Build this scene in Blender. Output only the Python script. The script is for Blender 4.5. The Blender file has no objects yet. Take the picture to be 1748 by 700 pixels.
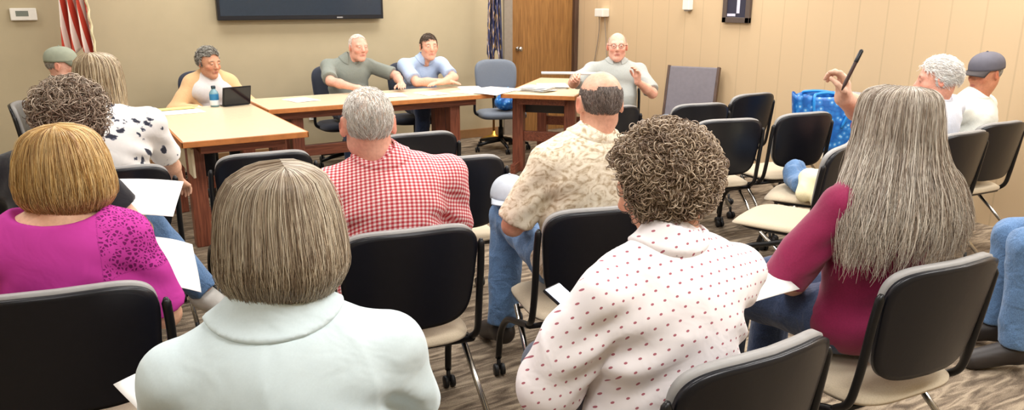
import bpy, math, random
import numpy as np
from mathutils import Vector, Matrix
random.seed(7); RNG = np.random.default_rng(11)
SC = bpy.context.scene
COL = SC.collection
R = math.radians

# ------------------------------------------------------------------ helpers
def lin(c):
    return tuple(((x/255)/12.92 if x/255 <= .04045 else ((x/255+.055)/1.055)**2.4) for x in c)

def mark(o, label=None, cat=None, group=None, kind=None):
    if label: o['label'] = label
    if cat: o['category'] = cat
    if group: o['group'] = group
    if kind: o['kind'] = kind
    return o

def empty(name, loc, rz=0, label=None, cat=None, group=None):
    o = bpy.data.objects.new(name, None); COL.objects.link(o)
    o.location = loc; o.rotation_euler = (0, 0, rz); o.empty_display_size = .1
    return mark(o, label, cat, group)

def np_mesh(name, V, F, col=None, attrs=None, smooth=True):
    """V (n,3), F list of (m,k) int arrays"""
    me = bpy.data.meshes.new(name)
    if isinstance(F, np.ndarray): F = [F]
    F = [f for f in F if len(f)]
    V = np.asarray(V, np.float32)
    me.vertices.add(len(V)); me.vertices.foreach_set('co', V.ravel())
    idx = np.concatenate([f.ravel() for f in F]).astype(np.int32)
    tot = np.concatenate([np.full(len(f), f.shape[1]) for f in F]).astype(np.int32)
    st = np.concatenate([[0], np.cumsum(tot)[:-1]]).astype(np.int32)
    me.loops.add(len(idx)); me.loops.foreach_set('vertex_index', idx)
    me.polygons.add(len(tot)); me.polygons.foreach_set('loop_start', st)
    try: me.polygons.foreach_set('loop_total', tot)
    except Exception: pass
    me.polygons.foreach_set('use_smooth', np.full(len(tot), smooth))
    if col is not None:
        a = me.attributes.new('col', 'FLOAT_COLOR', 'POINT')
        c = np.ones((len(V), 4), np.float32); c[:, :3] = col
        a.data.foreach_set('color', c.ravel())
    for k, v in (attrs or {}).items():
        a = me.attributes.new(k, 'FLOAT_VECTOR', 'POINT')
        a.data.foreach_set('vector', np.asarray(v, np.float32).ravel())
    me.update(calc_edges=True); me.validate()
    return me

def link(name, me, mat, parent=None):
    o = bpy.data.objects.new(name, me); COL.objects.link(o)
    if mat is not None:
        if not isinstance(mat, (list, tuple)): mat = [mat]
        for m in mat: me.materials.append(m)
    if parent is not None: o.parent = parent
    return o

class MB:
    """collects boxes, tubes, lathes in one mesh"""
    def __init__(s): s.V = []; s.F = []; s.n = 0; s.S = []
    def add(s, V, F, smooth=False):
        V = [tuple(v) for v in V]; s.V += V
        for f in F: s.F.append(tuple(i+s.n for i in f)); s.S.append(smooth)
        s.n += len(V)
    def box(s, c, half, rz=0, bev=.004, M=None):
        import bmesh
        bm = bmesh.new(); bmesh.ops.create_cube(bm, size=2)
        for v in bm.verts: v.co = Vector((v.co.x*half[0], v.co.y*half[1], v.co.z*half[2]))
        if bev > 0: bmesh.ops.bevel(bm, geom=bm.edges[:], offset=min(bev, min(half)*.9), segments=2, affect='EDGES', profile=.6)
        T = Matrix.Translation(c) @ (M if M else Matrix.Rotation(rz, 4, 'Z'))
        bm.verts.ensure_lookup_table()
        s.add([T @ v.co for v in bm.verts], [[v.index for v in f.verts] for f in bm.faces]); bm.free()
        return s
    def tube(s, pts, r, n=10, cap=True):
        pts = [Vector(p) for p in pts]; m = len(pts)
        rs = r if isinstance(r, (list, tuple)) else [r]*m
        V = []; prev = None
        for i, p in enumerate(pts):
            t = (pts[min(i+1, m-1)]-pts[max(i-1, 0)]).normalized()
            if prev is None:
                a = t.orthogonal().normalized()
            else:
                a = (prev - t*prev.dot(t)).normalized()
            prev = a; b = t.cross(a)
            for k in range(n):
                an = 2*math.pi*k/n; V.append(p+a*(math.cos(an)*rs[i])+b*(math.sin(an)*rs[i]))
        F = [[i*n+k, i*n+(k+1) % n, (i+1)*n+(k+1) % n, (i+1)*n+k] for i in range(m-1) for k in range(n)]
        if cap: F += [list(range(n))[::-1], [(m-1)*n+k for k in range(n)]]
        s.add(V, F, True); return s
    def lathe(s, prof, c=(0, 0, 0), n=20, M=None):
        V = []; m = len(prof)
        T = Matrix.Translation(c) @ (M if M else Matrix.Identity(4))
        for r, z in prof:
            for k in range(n):
                a = 2*math.pi*k/n; V.append(T @ Vector((r*math.cos(a), r*math.sin(a), z)))
        F = [[i*n+k, i*n+(k+1) % n, (i+1)*n+(k+1) % n, (i+1)*n+k] for i in range(m-1) for k in range(n)]
        F += [list(range(n))[::-1], [(m-1)*n+k for k in range(n)]]
        s.add(V, F, True); return s
    def build(s, name, mat, parent=None):
        me = bpy.data.meshes.new(name); me.from_pydata(s.V, [], s.F); me.update()
        me.polygons.foreach_set('use_smooth', s.S)
        return link(name, me, mat, parent)

def bez(p, n=10):
    """catmull-rom through points"""
    p = [Vector(q) for q in p]; out = []
    q = [p[0]*2-p[1]]+p+[p[-1]*2-p[-2]]
    for i in range(1, len(q)-2):
        for j in range(n):
            t = j/n; a, b, c, d = q[i-1:i+3]
            out.append(.5*((2*b)+(c-a)*t+(2*a-5*b+4*c-d)*t*t+(3*b-a-3*c+d)*t**3))
    out.append(p[-1]); return out

def sheet(name, fn, nu, nv, mat, parent=None, thick=0, smooth=True):
    us = np.linspace(0, 1, nu); vs = np.linspace(0, 1, nv)
    V = np.array([fn(u, v) for v in vs for u in us], float)
    F = np.array([[j*nu+i, j*nu+i+1, (j+1)*nu+i+1, (j+1)*nu+i] for j in range(nv-1) for i in range(nu-1)])
    uv = np.array([(u, v, 0) for v in vs for u in us])
    me = np_mesh(name, V, F, attrs={'suv': uv}, smooth=smooth)
    o = link(name, me, mat, parent)
    if thick:
        m = o.modifiers.new('th', 'SOLIDIFY'); m.thickness = thick; m.offset = 0
    return o

# ------------------------------------------------------------------ materials
def newmat(name):
    m = bpy.data.materials.new(name); m.use_nodes = True
    nt = m.node_tree; b = nt.nodes['Principled BSDF']; return m, nt, b
def N(nt, t, **kw):
    n = nt.nodes.new(t)
    for k, v in kw.items():
        if hasattr(n, k): setattr(n, k, v)
        else: n.inputs[k].default_value = v
    return n
def ramp(nt, fac, stops):
    r = nt.nodes.new('ShaderNodeValToRGB'); e = r.color_ramp.elements
    while len(e) < len(stops): e.new(.5)
    for el, (p, c) in zip(e, stops): el.position = p; el.color = (*c, 1)
    nt.links.new(fac, r.inputs[0]); return r.outputs[0]
def bump(nt, b, h, strength=.3, dist=.01):
    n = N(nt, 'ShaderNodeBump', Strength=strength, Distance=dist)
    nt.links.new(h, n.inputs['Height']); nt.links.new(n.outputs[0], b.inputs['Normal'])
def mathn(nt, op, a, b=None):
    n = nt.nodes.new('ShaderNodeMath'); n.operation = op
    for i, v in enumerate((a, b)):
        if v is None: continue
        if isinstance(v, (int, float)): n.inputs[i].default_value = v
        else: nt.links.new(v, n.inputs[i])
    return n.outputs[0]
def plain(name, c, rough=.5, metal=0, spec=.5, var=.06, scale=30, bmp=0, coat=0):
    m, nt, b = newmat(name); c = lin(c)
    tc = N(nt, 'ShaderNodeTexCoord'); no = N(nt, 'ShaderNodeTexNoise', Scale=scale, Detail=4.)
    nt.links.new(tc.outputs['Object'], no.inputs['Vector'])
    col = ramp(nt, no.outputs[0], [(.3, tuple(x*(1-var) for x in c)), (.7, tuple(min(1, x*(1+var)) for x in c))])
    nt.links.new(col, b.inputs['Base Color'])
    b.inputs['Roughness'].default_value = rough; b.inputs['Metallic'].default_value = metal
    b.inputs['Specular IOR Level'].default_value = spec
    if coat: b.inputs['Coat Weight'].default_value = coat
    if bmp: bump(nt, b, no.outputs[0], bmp, .004)
    return m
def fabric(name, c, rough=.85, var=.08, sheen=.2, wrinkle=.35, wscale=9):
    m, nt, b = newmat(name); c = lin(c)
    tc = N(nt, 'ShaderNodeTexCoord'); n1 = N(nt, 'ShaderNodeTexNoise', Scale=250., Detail=2.)
    n2 = N(nt, 'ShaderNodeTexNoise', Scale=float(wscale), Detail=3., Distortion=.6)
    for n in (n1, n2): nt.links.new(tc.outputs['Object'], n.inputs['Vector'])
    col = ramp(nt, n1.outputs[0], [(.3, tuple(x*(1-var) for x in c)), (.7, tuple(min(1, x*(1+var)) for x in c))])
    nt.links.new(col, b.inputs['Base Color'])
    b.inputs['Roughness'].default_value = rough; b.inputs['Sheen Weight'].default_value = sheen
    b.inputs['Specular IOR Level'].default_value = .2
    bump(nt, b, n2.outputs[0], wrinkle, .02)
    return m
def patfab(name, build):
    """fabric whose colour comes from the 'pat' coordinates"""
    m, nt, b = newmat(name)
    at = N(nt, 'ShaderNodeAttribute', attribute_name='pat')
    sep = N(nt, 'ShaderNodeSeparateXYZ'); nt.links.new(at.outputs['Vector'], sep.inputs[0])
    col = build(nt, at.outputs['Vector'], sep.outputs[0], sep.outputs[1], sep.outputs[2])
    nt.links.new(col, b.inputs['Base Color'])
    b.inputs['Roughness'].default_value = .85; b.inputs['Specular IOR Level'].default_value = .2
    tc = N(nt, 'ShaderNodeTexCoord'); n2 = N(nt, 'ShaderNodeTexNoise', Scale=9., Detail=3., Distortion=.6)
    nt.links.new(tc.outputs['Object'], n2.inputs['Vector']); bump(nt, b, n2.outputs[0], .35, .02)
    return m
def mixc(nt, fac, a, b):
    n = nt.nodes.new('ShaderNodeMix'); n.data_type = 'RGBA'
    for s, v in ((0, fac), (6, a), (7, b)):
        if isinstance(v, tuple): n.inputs[s].default_value = (*v, 1)
        elif isinstance(v, (int, float)): n.inputs[s].default_value = v
        else: nt.links.new(v, n.inputs[s])
    return n.outputs[2]
def gingham(nt, vec, u, v, w):
    su = mathn(nt, 'LESS_THAN', mathn(nt, 'FRACT', mathn(nt, 'MULTIPLY', u, 78.)), .5)
    sv = mathn(nt, 'LESS_THAN', mathn(nt, 'FRACT', mathn(nt, 'MULTIPLY', v, 78.)), .5)
    s = mathn(nt, 'MULTIPLY', mathn(nt, 'ADD', su, sv), .5)
    return ramp(nt, s, [(0, lin((246, 232, 230))), (.5, lin((224, 140, 144))), (1, lin((186, 60, 70)))])
def polka(nt, vec, u, v, w):
    a = mathn(nt, 'MULTIPLY', u, 40.); b = mathn(nt, 'MULTIPLY', v, 33.)
    row = mathn(nt, 'MULTIPLY', mathn(nt, 'FLOORED_MODULO' if False else 'MODULO', mathn(nt, 'FLOOR', mathn(nt, 'ADD', b, 200.)), 2.), .5)
    fa = mathn(nt, 'SUBTRACT', mathn(nt, 'FRACT', mathn(nt, 'ADD', mathn(nt, 'ADD', a, 200.), row)), .5)
    fb = mathn(nt, 'SUBTRACT', mathn(nt, 'FRACT', mathn(nt, 'ADD', b, 200.)), .5)
    d = mathn(nt, 'SQRT', mathn(nt, 'ADD', mathn(nt, 'MULTIPLY', fa, fa), mathn(nt, 'MULTIPLY', mathn(nt, 'MULTIPLY', fb, fb), 1.5)))
    return mixc(nt, mathn(nt, 'LESS_THAN', d, .125), lin((242, 236, 237)), lin((176, 104, 116)))
def palmprint(nt, vec, u, v, w):
    n = N(nt, 'ShaderNodeTexNoise', Scale=22., Detail=4., Distortion=2.5); nt.links.new(vec, n.inputs['Vector'])
    n2 = N(nt, 'ShaderNodeTexNoise', Scale=70., Detail=3.); nt.links.new(vec, n2.inputs['Vector'])
    s = mathn(nt, 'ADD', mathn(nt, 'MULTIPLY', n.outputs[0], .7), mathn(nt, 'MULTIPLY', n2.outputs[0], .3))
    return ramp(nt, s, [(.40, lin((238, 228, 208))), (.50, lin((226, 214, 192))), (.56, lin((206, 190, 164))), (.64, lin((176, 156, 128)))])
def blotch(nt, vec, u, v, w):
    n = N(nt, 'ShaderNodeTexVoronoi', Scale=17.); nt.links.new(vec, n.inputs['Vector'])
    n2 = N(nt, 'ShaderNodeTexNoise', Scale=45., Detail=2.); nt.links.new(vec, n2.inputs['Vector'])
    s = mathn(nt, 'ADD', n.outputs['Distance'], mathn(nt, 'MULTIPLY', mathn(nt, 'SUBTRACT', n2.outputs[0], .5), .9))
    return ramp(nt, s, [(.17, lin((58, 60, 72))), (.24, lin((120, 124, 140))), (.29, lin((238, 236, 234))), (1, lin((244, 242, 240)))])
def lacefab(nt, vec, u, v, w):
    n = N(nt, 'ShaderNodeTexVoronoi', Scale=95., feature='DISTANCE_TO_EDGE'); nt.links.new(vec, n.inputs['Vector'])
    n2 = N(nt, 'ShaderNodeTexNoise', Scale=60., Detail=2.); nt.links.new(vec, n2.inputs['Vector'])
    k = mathn(nt, 'MULTIPLY', mathn(nt, 'GREATER_THAN', mathn(nt, 'ADD', n.outputs['Distance'], mathn(nt, 'MULTIPLY', n2.outputs[0], .35)), .34), mathn(nt, 'GREATER_THAN', w, .5))
    return mixc(nt, k, lin((196, 62, 158)), lin((118, 26, 96)))

def attrmat(name, rough=.5, spec=.5, nscale=60, bmp=.12, sss=0, aniso=0):
    m, nt, b = newmat(name)
    at = N(nt, 'ShaderNodeAttribute', attribute_name='col')
    tc = N(nt, 'ShaderNodeTexCoord'); no = N(nt, 'ShaderNodeTexNoise', Scale=float(nscale), Detail=4.)
    nt.links.new(tc.outputs['Object'], no.inputs['Vector'])
    v = ramp(nt, no.outputs[0], [(.25, (.88, .86, .86)), (.75, (1.08, 1.1, 1.1))])
    mx = nt.nodes.new('ShaderNodeMix'); mx.data_type = 'RGBA'; mx.blend_type = 'MULTIPLY'; mx.inputs[0].default_value = 1
    nt.links.new(at.outputs['Color'], mx.inputs[6]); nt.links.new(v, mx.inputs[7])
    nt.links.new(mx.outputs[2], b.inputs['Base Color'])
    b.inputs['Roughness'].default_value = rough; b.inputs['Specular IOR Level'].default_value = spec
    if sss:
        b.inputs['Subsurface Weight'].default_value = sss; b.inputs['Subsurface Radius'].default_value = (.012, .005, .003)
    bump(nt, b, no.outputs[0], bmp, .003)
    return m

M = {}
M['skin'] = attrmat('skin', .5, .4, 90, .15)
M['hair'] = attrmat('hair_strands', .42, .45, 30, 0)
M['black_plastic'] = plain('black_plastic', (15, 16, 23), .34, 0, .4, .1, 60, .04)
M['rim_plastic'] = plain('rim_plastic', (150, 148, 146), .5)
M['black_metal'] = plain('black_metal', (22, 22, 24), .35, .3)
M['chrome'] = plain('chrome', (200, 198, 194), .2, 1.)
M['beige_cushion'] = fabric('beige_cushion', (192, 178, 154), wrinkle=.15)
M['caster'] = plain('caster', (24, 24, 26), .5)
M['table_top'] = plain('table_top', (222, 204, 172), .3, 0, .5, .05, 40)
M['edge_oak'] = plain('edge_oak', (184, 116, 62), .4, 0, .5, .15, 20)
M['white_paint'] = plain('white_paint', (232, 228, 218), .4, 0, .5, .02)
M['paper'] = plain('paper', (246, 245, 243), .8, 0, .2, .015)
M['grey_paint'] = plain('grey_paint', (140, 130, 118), .5)
def woodmat(name, dark, light, axis=2, sc=3., rough=.4):
    m, nt, b = newmat(name)
    tc = N(nt, 'ShaderNodeTexCoord'); mp = N(nt, 'ShaderNodeMapping')
    s = [26., 26., 26.]; s[axis] = 1.6
    mp.inputs['Scale'].default_value = s; nt.links.new(tc.outputs['Object'], mp.inputs['Vector'])
    no = N(nt, 'ShaderNodeTexNoise', Scale=sc, Detail=6., Distortion=.8); nt.links.new(mp.outputs[0], no.inputs['Vector'])
    nt.links.new(ramp(nt, no.outputs[0], [(.3, lin(dark)), (.7, lin(light))]), b.inputs['Base Color'])
    b.inputs['Roughness'].default_value = rough; bump(nt, b, no.outputs[0], .08, .003); return m
M['leg_wood'] = woodmat('red_brown_wood', (92, 46, 34), (146, 84, 60))
M['rail_wood'] = woodmat('red_brown_rail', (92, 46, 34), (146, 84, 60), 0)
M['door_wood'] = woodmat('door_wood', (118, 80, 42), (156, 112, 62), 2, 2.)
M['dark_frame'] = woodmat('dark_door_frame', (64, 46, 36), (92, 68, 54))
M['base_wood'] = plain('baseboard_wood', (150, 112, 74), .5)
M['navy'] = fabric('dark_navy_upholstery', (52, 56, 68), wrinkle=.1)
M['greyvinyl'] = fabric('grey_upholstery', (112, 120, 132), wrinkle=.1)
M['denim'] = fabric('blue_denim', (96, 128, 168), var=.25, wrinkle=.7, wscale=14)
M['denim_light'] = fabric('light_denim', (150, 178, 206), var=.2, wrinkle=.6, wscale=14)
M['denim_dark'] = fabric('dark_denim', (58, 72, 102), var=.25, wrinkle=.6, wscale=14)
M['black_cloth'] = fabric('black_cloth', (34, 33, 38), wrinkle=.5)
M['slate_cloth'] = fabric('slate_cloth', (82, 88, 104), wrinkle=.5)
M['white_shoe'] = plain('white_shoe', (226, 222, 214), .6)
M['dark_shoe'] = plain('dark_shoe', (44, 38, 36), .5)
M['blue_bag'] = None

def carpet():
    m, nt, b = newmat('taupe_carpet')
    tc = N(nt, 'ShaderNodeTexCoord'); mp = N(nt, 'ShaderNodeMapping'); mp.inputs['Scale'].default_value = (1, 4.5, 1); mp.inputs['Rotation'].default_value = (0, 0, .3)
    nt.links.new(tc.outputs['Object'], mp.inputs['Vector'])
    a = N(nt, 'ShaderNodeTexNoise', Scale=5., Detail=6., Distortion=1.2); nt.links.new(mp.outputs[0], a.inputs['Vector'])
    f = N(nt, 'ShaderNodeTexNoise', Scale=220., Detail=2.); nt.links.new(tc.outputs['Object'], f.inputs['Vector'])
    s = mathn(nt, 'ADD', mathn(nt, 'MULTIPLY', a.outputs[0], .75), mathn(nt, 'MULTIPLY', f.outputs[0], .25))
    nt.links.new(ramp(nt, s, [(.38, lin((92, 80, 68))), (.5, lin((132, 117, 100))), (.62, lin((172, 156, 134)))]), b.inputs['Base Color'])
    b.inputs['Roughness'].default_value = .95; b.inputs['Specular IOR Level'].default_value = .1
    bump(nt, b, f.outputs[0], .6, .01); return m
def wallpaint(name, c):
    return plain(name, c, .75, 0, .3, .02, 6, .03)
def ribbed(name, c):
    m, nt, b = newmat(name)
    tc = N(nt, 'ShaderNodeTexCoord'); sep = N(nt, 'ShaderNodeSeparateXYZ'); nt.links.new(tc.outputs['Object'], sep.inputs[0])
    fr = mathn(nt, 'FRACT', mathn(nt, 'MULTIPLY', sep.outputs[1], 4.1))
    g = mathn(nt, 'LESS_THAN', fr, .05)
    c0 = lin(c); nt.links.new(mixc(nt, g, c0, tuple(x*.88 for x in c0)), b.inputs['Base Color'])
    b.inputs['Roughness'].default_value = .6
    return m

# ------------------------------------------------------------------ room
XW, XE, YS, YN, ZC = -2.4, 5.55, -1.6, 7.72, 2.75
M['carpet'] = carpet(); M['wall_grey'] = wallpaint('grey_tan_paint', (182, 168, 138)); M['wall_tan'] = ribbed('ribbed_tan_panel', (202, 176, 140))
M['ceil'] = plain('ceiling_tile', (232, 230, 224), .9)
def struct(name, mb, mat, parent=None):
    o = mb.build(name, mat, parent)
    if parent is None: o['kind'] = 'structure'
    return o
struct('floor', MB().box(((XW+XE)/2, (YS+YN)/2, -.05), ((XE-XW)/2+.2, (YN-YS)/2+.2, .05), bev=0), M['carpet'])
struct('ceiling', MB().box(((XW+XE)/2, (YS+YN)/2, ZC+.05), ((XE-XW)/2+.2, (YN-YS)/2+.2, .05), bev=0), M['ceil'])
struct('wall_back', MB().box(((XW+4.56)/2, YN+.05, ZC/2), ((4.56-XW)/2, .05, ZC/2), bev=0).box((5.1, YN+.05, 2.43), (.54, .05, ZC-2.43), bev=0), M['wall_grey'])
struct('wall_right', MB().box((XE+.05, (YS+YN)/2, ZC/2), (.05, (YN-YS)/2+.1, ZC/2), bev=0), M['wall_tan'])
struct('wall_left', MB().box((XW-.05, (YS+YN)/2, ZC/2), (.05, (YN-YS)/2+.1, ZC/2), bev=0), M['wall_grey'])
struct('wall_front', MB().box(((XW+XE)/2, YS-.05, ZC/2), ((XE-XW)/2, .05, ZC/2), bev=0), M['wall_grey'])
struct('baseboard_back', MB().box(((XW+4.5)/2, YN-.008, .05), ((4.5-XW)/2, .008, .05)), M['base_wood'])
# door in the back wall, close to the right wall
dr = struct('door_1', MB().box((5.08, YN+.03, 1.03), (.45, .022, 1.03)), M['door_wood'])
hd = MB().lathe([(.028, 0), (.028, .008), (.011, .012), (.011, .05), (.026, .055), (.03, .07), (.022, .082), (.004, .085)], (4.72, YN+.005, .99), 16, Matrix.Rotation(R(90), 4, 'X'))
hd.build('door_knob', M['chrome'], dr)
fr = struct('trim_1', MB().box((4.575, YN-.0, 1.05), (.055, .03, 1.05)), M['grey_paint'])
struct('trim_2', MB().box((5.52, YN-.01, 1.05), (.028, .035, 1.05)), M['dark_frame'])
struct('trim_3', MB().box((5.04, YN, 2.09), (.52, .03, .045)), M['dark_frame'])

# ------------------------------------------------------------------ SDF modelling
def V3(*a): return np.array(a, float)
def rc(a, b, ra, rb, k=.03, ca=False, cb=False, op='+', sq=None): return dict(t='rc', a=np.array(a, float), b=np.array(b, float), ra=ra, rb=rb, k=k, ca=ca, cb=cb, op=op)
def el(c, r, k=.04, Rm=None, op='+'): return dict(t='el', c=np.array(c, float), r=np.array(r, float), k=k, R=Rm, op=op)
def plane(p, n): return dict(t='pl', p=np.array(p, float), n=np.array(n, float))
def bounds(q):
    if q['t'] == 'rc':
        r = max(q['ra'], q['rb']); return np.minimum(q['a'], q['b'])-r, np.maximum(q['a'], q['b'])+r
    r = q['r'].max() if q['R'] is not None else q['r']
    return q['c']-r, q['c']+r
def sdf_mesh(prims, h, planes=(), noise=None):
    pos = [q for q in prims if q['op'] == '+']
    lo = np.min([bounds(q)[0] for q in pos], 0)-3*h; hi = np.max([bounds(q)[1] for q in pos], 0)+3*h
    n = np.ceil((hi-lo)/h).astype(int)+1
    D = np.full(n, .5, np.float32)
    ax = [lo[i]+h*np.arange(n[i]) for i in range(3)]
    for q in prims:
        b0, b1 = bounds(q); m = q['k']+2.5*h
        i0 = np.clip(np.floor((b0-m-lo)/h).astype(int), 0, n-1); i1 = np.clip(np.ceil((b1+m-lo)/h).astype(int)+1, 1, n)
        if q['op'] == '&': i0 = np.zeros(3, int); i1 = n.copy()
        if (i1 <= i0).any(): continue
        sl = tuple(slice(i0[i], i1[i]) for i in range(3))
        X = ax[0][sl[0]].astype(np.float32)[:, None, None]; Y = ax[1][sl[1]].astype(np.float32)[None, :, None]; Z = ax[2][sl[2]].astype(np.float32)[None, None, :]
        if q['t'] == 'rc':
            a, b = q['a'], q['b']; ba = b-a; L2 = max(1e-9, ba @ ba)
            px, py, pz = X-a[0], Y-a[1], Z-a[2]
            tt = (px*ba[0]+py*ba[1]+pz*ba[2])/L2; t = np.clip(tt, 0, 1)
            d = np.sqrt((px-t*ba[0])**2+(py-t*ba[1])**2+(pz-t*ba[2])**2)-(q['ra']+t*(q['rb']-q['ra']))
            L = math.sqrt(L2)
            if q['ca']: d = np.maximum(d, -tt*L)
            if q['cb']: d = np.maximum(d, (tt-1)*L)
        else:
            px, py, pz = X-q['c'][0], Y-q['c'][1], Z-q['c'][2]
            if q['R'] is not None:
                Rm = q['R']
                px, py, pz = (px*Rm[0, i]+py*Rm[1, i]+pz*Rm[2, i] for i in range(3))
            r = q['r']
            k0 = np.sqrt((px/r[0])**2+(py/r[1])**2+(pz/r[2])**2)+1e-6
            k1 = np.sqrt((px/r[0]**2)**2+(py/r[1]**2)**2+(pz/r[2]**2)**2)+1e-6
            d = k0*(k0-1)/k1
        k = q['k']; A = D[sl]
        if q['op'] == '+':
            hh = np.maximum(k-np.abs(A-d), 0)/k; D[sl] = np.minimum(A, d)-hh*hh*k*.25
        elif q['op'] == '&': D[sl] = np.maximum(A, d)
        else:
            d = -d; hh = np.maximum(k-np.abs(A-d), 0)/k; D[sl] = np.maximum(A, d)+hh*hh*k*.25
    for q in planes:
        p, nn = q['p'], q['n']/np.linalg.norm(q['n'])
        d = (ax[0].astype(np.float32)[:, None, None]-p[0])*nn[0]+(ax[1].astype(np.float32)[None, :, None]-p[1])*nn[1]+(ax[2].astype(np.float32)[None, None, :]-p[2])*nn[2]
        D = np.maximum(D, d.astype(np.float32))
    S = D < 0
    c = np.zeros(n-1, np.int8)
    for i in (0, 1):
        for j in (0, 1):
            for k in (0, 1): c += S[i:n[0]-1+i, j:n[1]-1+j, k:n[2]-1+k]
    act = (c > 0) & (c < 8); I = np.argwhere(act)
    ids = np.full(n-1, -1, np.int64); ids[act] = np.arange(len(I))
    acc = np.zeros((len(I), 3)); cnt = np.zeros(len(I))
    cor = [(i, j, k) for i in (0, 1) for j in (0, 1) for k in (0, 1)]
    for a in cor:
        for x in range(3):
            if a[x]: continue
            b = list(a); b[x] = 1
            v0 = D[I[:, 0]+a[0], I[:, 1]+a[1], I[:, 2]+a[2]]; v1 = D[I[:, 0]+b[0], I[:, 1]+b[1], I[:, 2]+b[2]]
            cr = (v0 < 0) != (v1 < 0)
            t = np.where(cr, v0/np.where(cr, v0-v1, 1), 0)
            pt = np.tile(np.array(a, float), (len(I), 1)); pt[:, x] = t
            acc += pt*cr[:, None]; cnt += cr
    V = lo+h*(I+acc/np.maximum(cnt, 1)[:, None])
    F = []
    for x in range(3):
        y, z = (x+1) % 3, (x+2) % 3
        s0 = np.take(S, range(n[x]-1), x); s1 = np.take(S, range(1, n[x]), x)
        E = np.argwhere(s0 != s1); E = E[(E[:, y] > 0) & (E[:, z] > 0) & (E[:, y] < n[y]-1) & (E[:, z] < n[z]-1)]
        fl = s0[E[:, 0], E[:, 1], E[:, 2]]
        def g(dy, dz):
            q = E.copy(); q[:, y] += dy; q[:, z] += dz; return ids[q[:, 0], q[:, 1], q[:, 2]]
        f = np.stack([g(-1, -1), g(0, -1), g(0, 0), g(-1, 0)], 1)
        f[~fl] = f[~fl][:, ::-1]; F.append(f)
    F = np.concatenate(F)
    if noise is not None:
        nrm = vnormals(V, F); V = V+nrm*noise(V)[:, None]
    return V, F
def vnormals(V, F):
    nf = np.cross(V[F[:, 2]]-V[F[:, 0]], V[F[:, 3]]-V[F[:, 1]])
    nv = np.zeros_like(V)
    for i in range(4): np.add.at(nv, F[:, i], nf)
    return nv/(np.linalg.norm(nv, axis=1, keepdims=True)+1e-12)
def snoise(P, f, seed, n=7):
    g = np.random.default_rng(seed); s = 0
    for i in range(n):
        d = g.normal(size=3); d /= np.linalg.norm(d)
        s = s+np.sin(P @ (d*f*g.uniform(.6, 1.5))*6.283+g.uniform(0, 6.28))
    return s/n
def folds(amp, f=4., seed=1):
    def fn(P):
        q = P+.03*np.stack([snoise(P, 3, seed+i) for i in range(3)], 1)
        a = 1-np.abs(snoise(q*V3(1, 1, .55), f, seed+5))*2.6
        return amp*(np.clip(a, -.6, 1)-.35)
    return fn

def rotm(yaw=0, pitch=0, roll=0):
    return np.array((Matrix.Rotation(yaw, 3, 'Z') @ Matrix.Rotation(pitch, 3, 'X') @ Matrix.Rotation(roll, 3, 'Y')))

# ------------------------------------------------------------------ hair
def tubes(P, rad, colr, sides=3, ref=None):
    """P (N,S,3) strand points, rad (N,S), colr (N,3)"""
    n, s, _ = P.shape
    T = np.gradient(P, axis=1); T /= np.linalg.norm(T, axis=2, keepdims=True)+1e-9
    if ref is None:
        ref = np.cross(P[:, -1]-P[:, 0], P[:, s//2]-P[:, 0])+1e-7*np.array([1., .3, .2])
        ref /= np.linalg.norm(ref, axis=1, keepdims=True)
    A = ref[:, None, :]-T*np.sum(T*ref[:, None, :], 2, keepdims=True)
    A /= np.linalg.norm(A, axis=2, keepdims=True)+1e-9; B = np.cross(T, A)
    an = np.arange(sides)*2*np.pi/sides
    V = P[:, :, None, :]+rad[:, :, None, None]*(np.cos(an)[None, None, :, None]*A[:, :, None, :]+np.sin(an)[None, None, :, None]*B[:, :, None, :])
    idx = np.arange(n*s*sides).reshape(n, s, sides)
    F = np.stack([idx[:, :-1, :], np.roll(idx, -1, 2)[:, :-1, :], np.roll(idx, -1, 2)[:, 1:, :], idx[:, 1:, :]], -1).reshape(-1, 4)
    C = np.repeat(colr, s*sides, 0)
    return V.reshape(-1, 3), F, C
def merge(L):
    V = np.concatenate([l[0] for l in L]); C = np.concatenate([l[2] for l in L]); F = []; o = 0
    for l in L: F.append(l[1]+o); o += len(l[0])
    return V, np.concatenate(F), C
def palette(pal, n, g):
    pal = np.array([lin(c) for c in pal]); i = g.integers(0, len(pal), n); w = g.uniform(0, .5, (n, 1)); j = g.integers(0, len(pal), n)
    return (pal[i]*(1-w)+pal[j]*w)*g.uniform(.9, 1.08, (n, 1))
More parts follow.
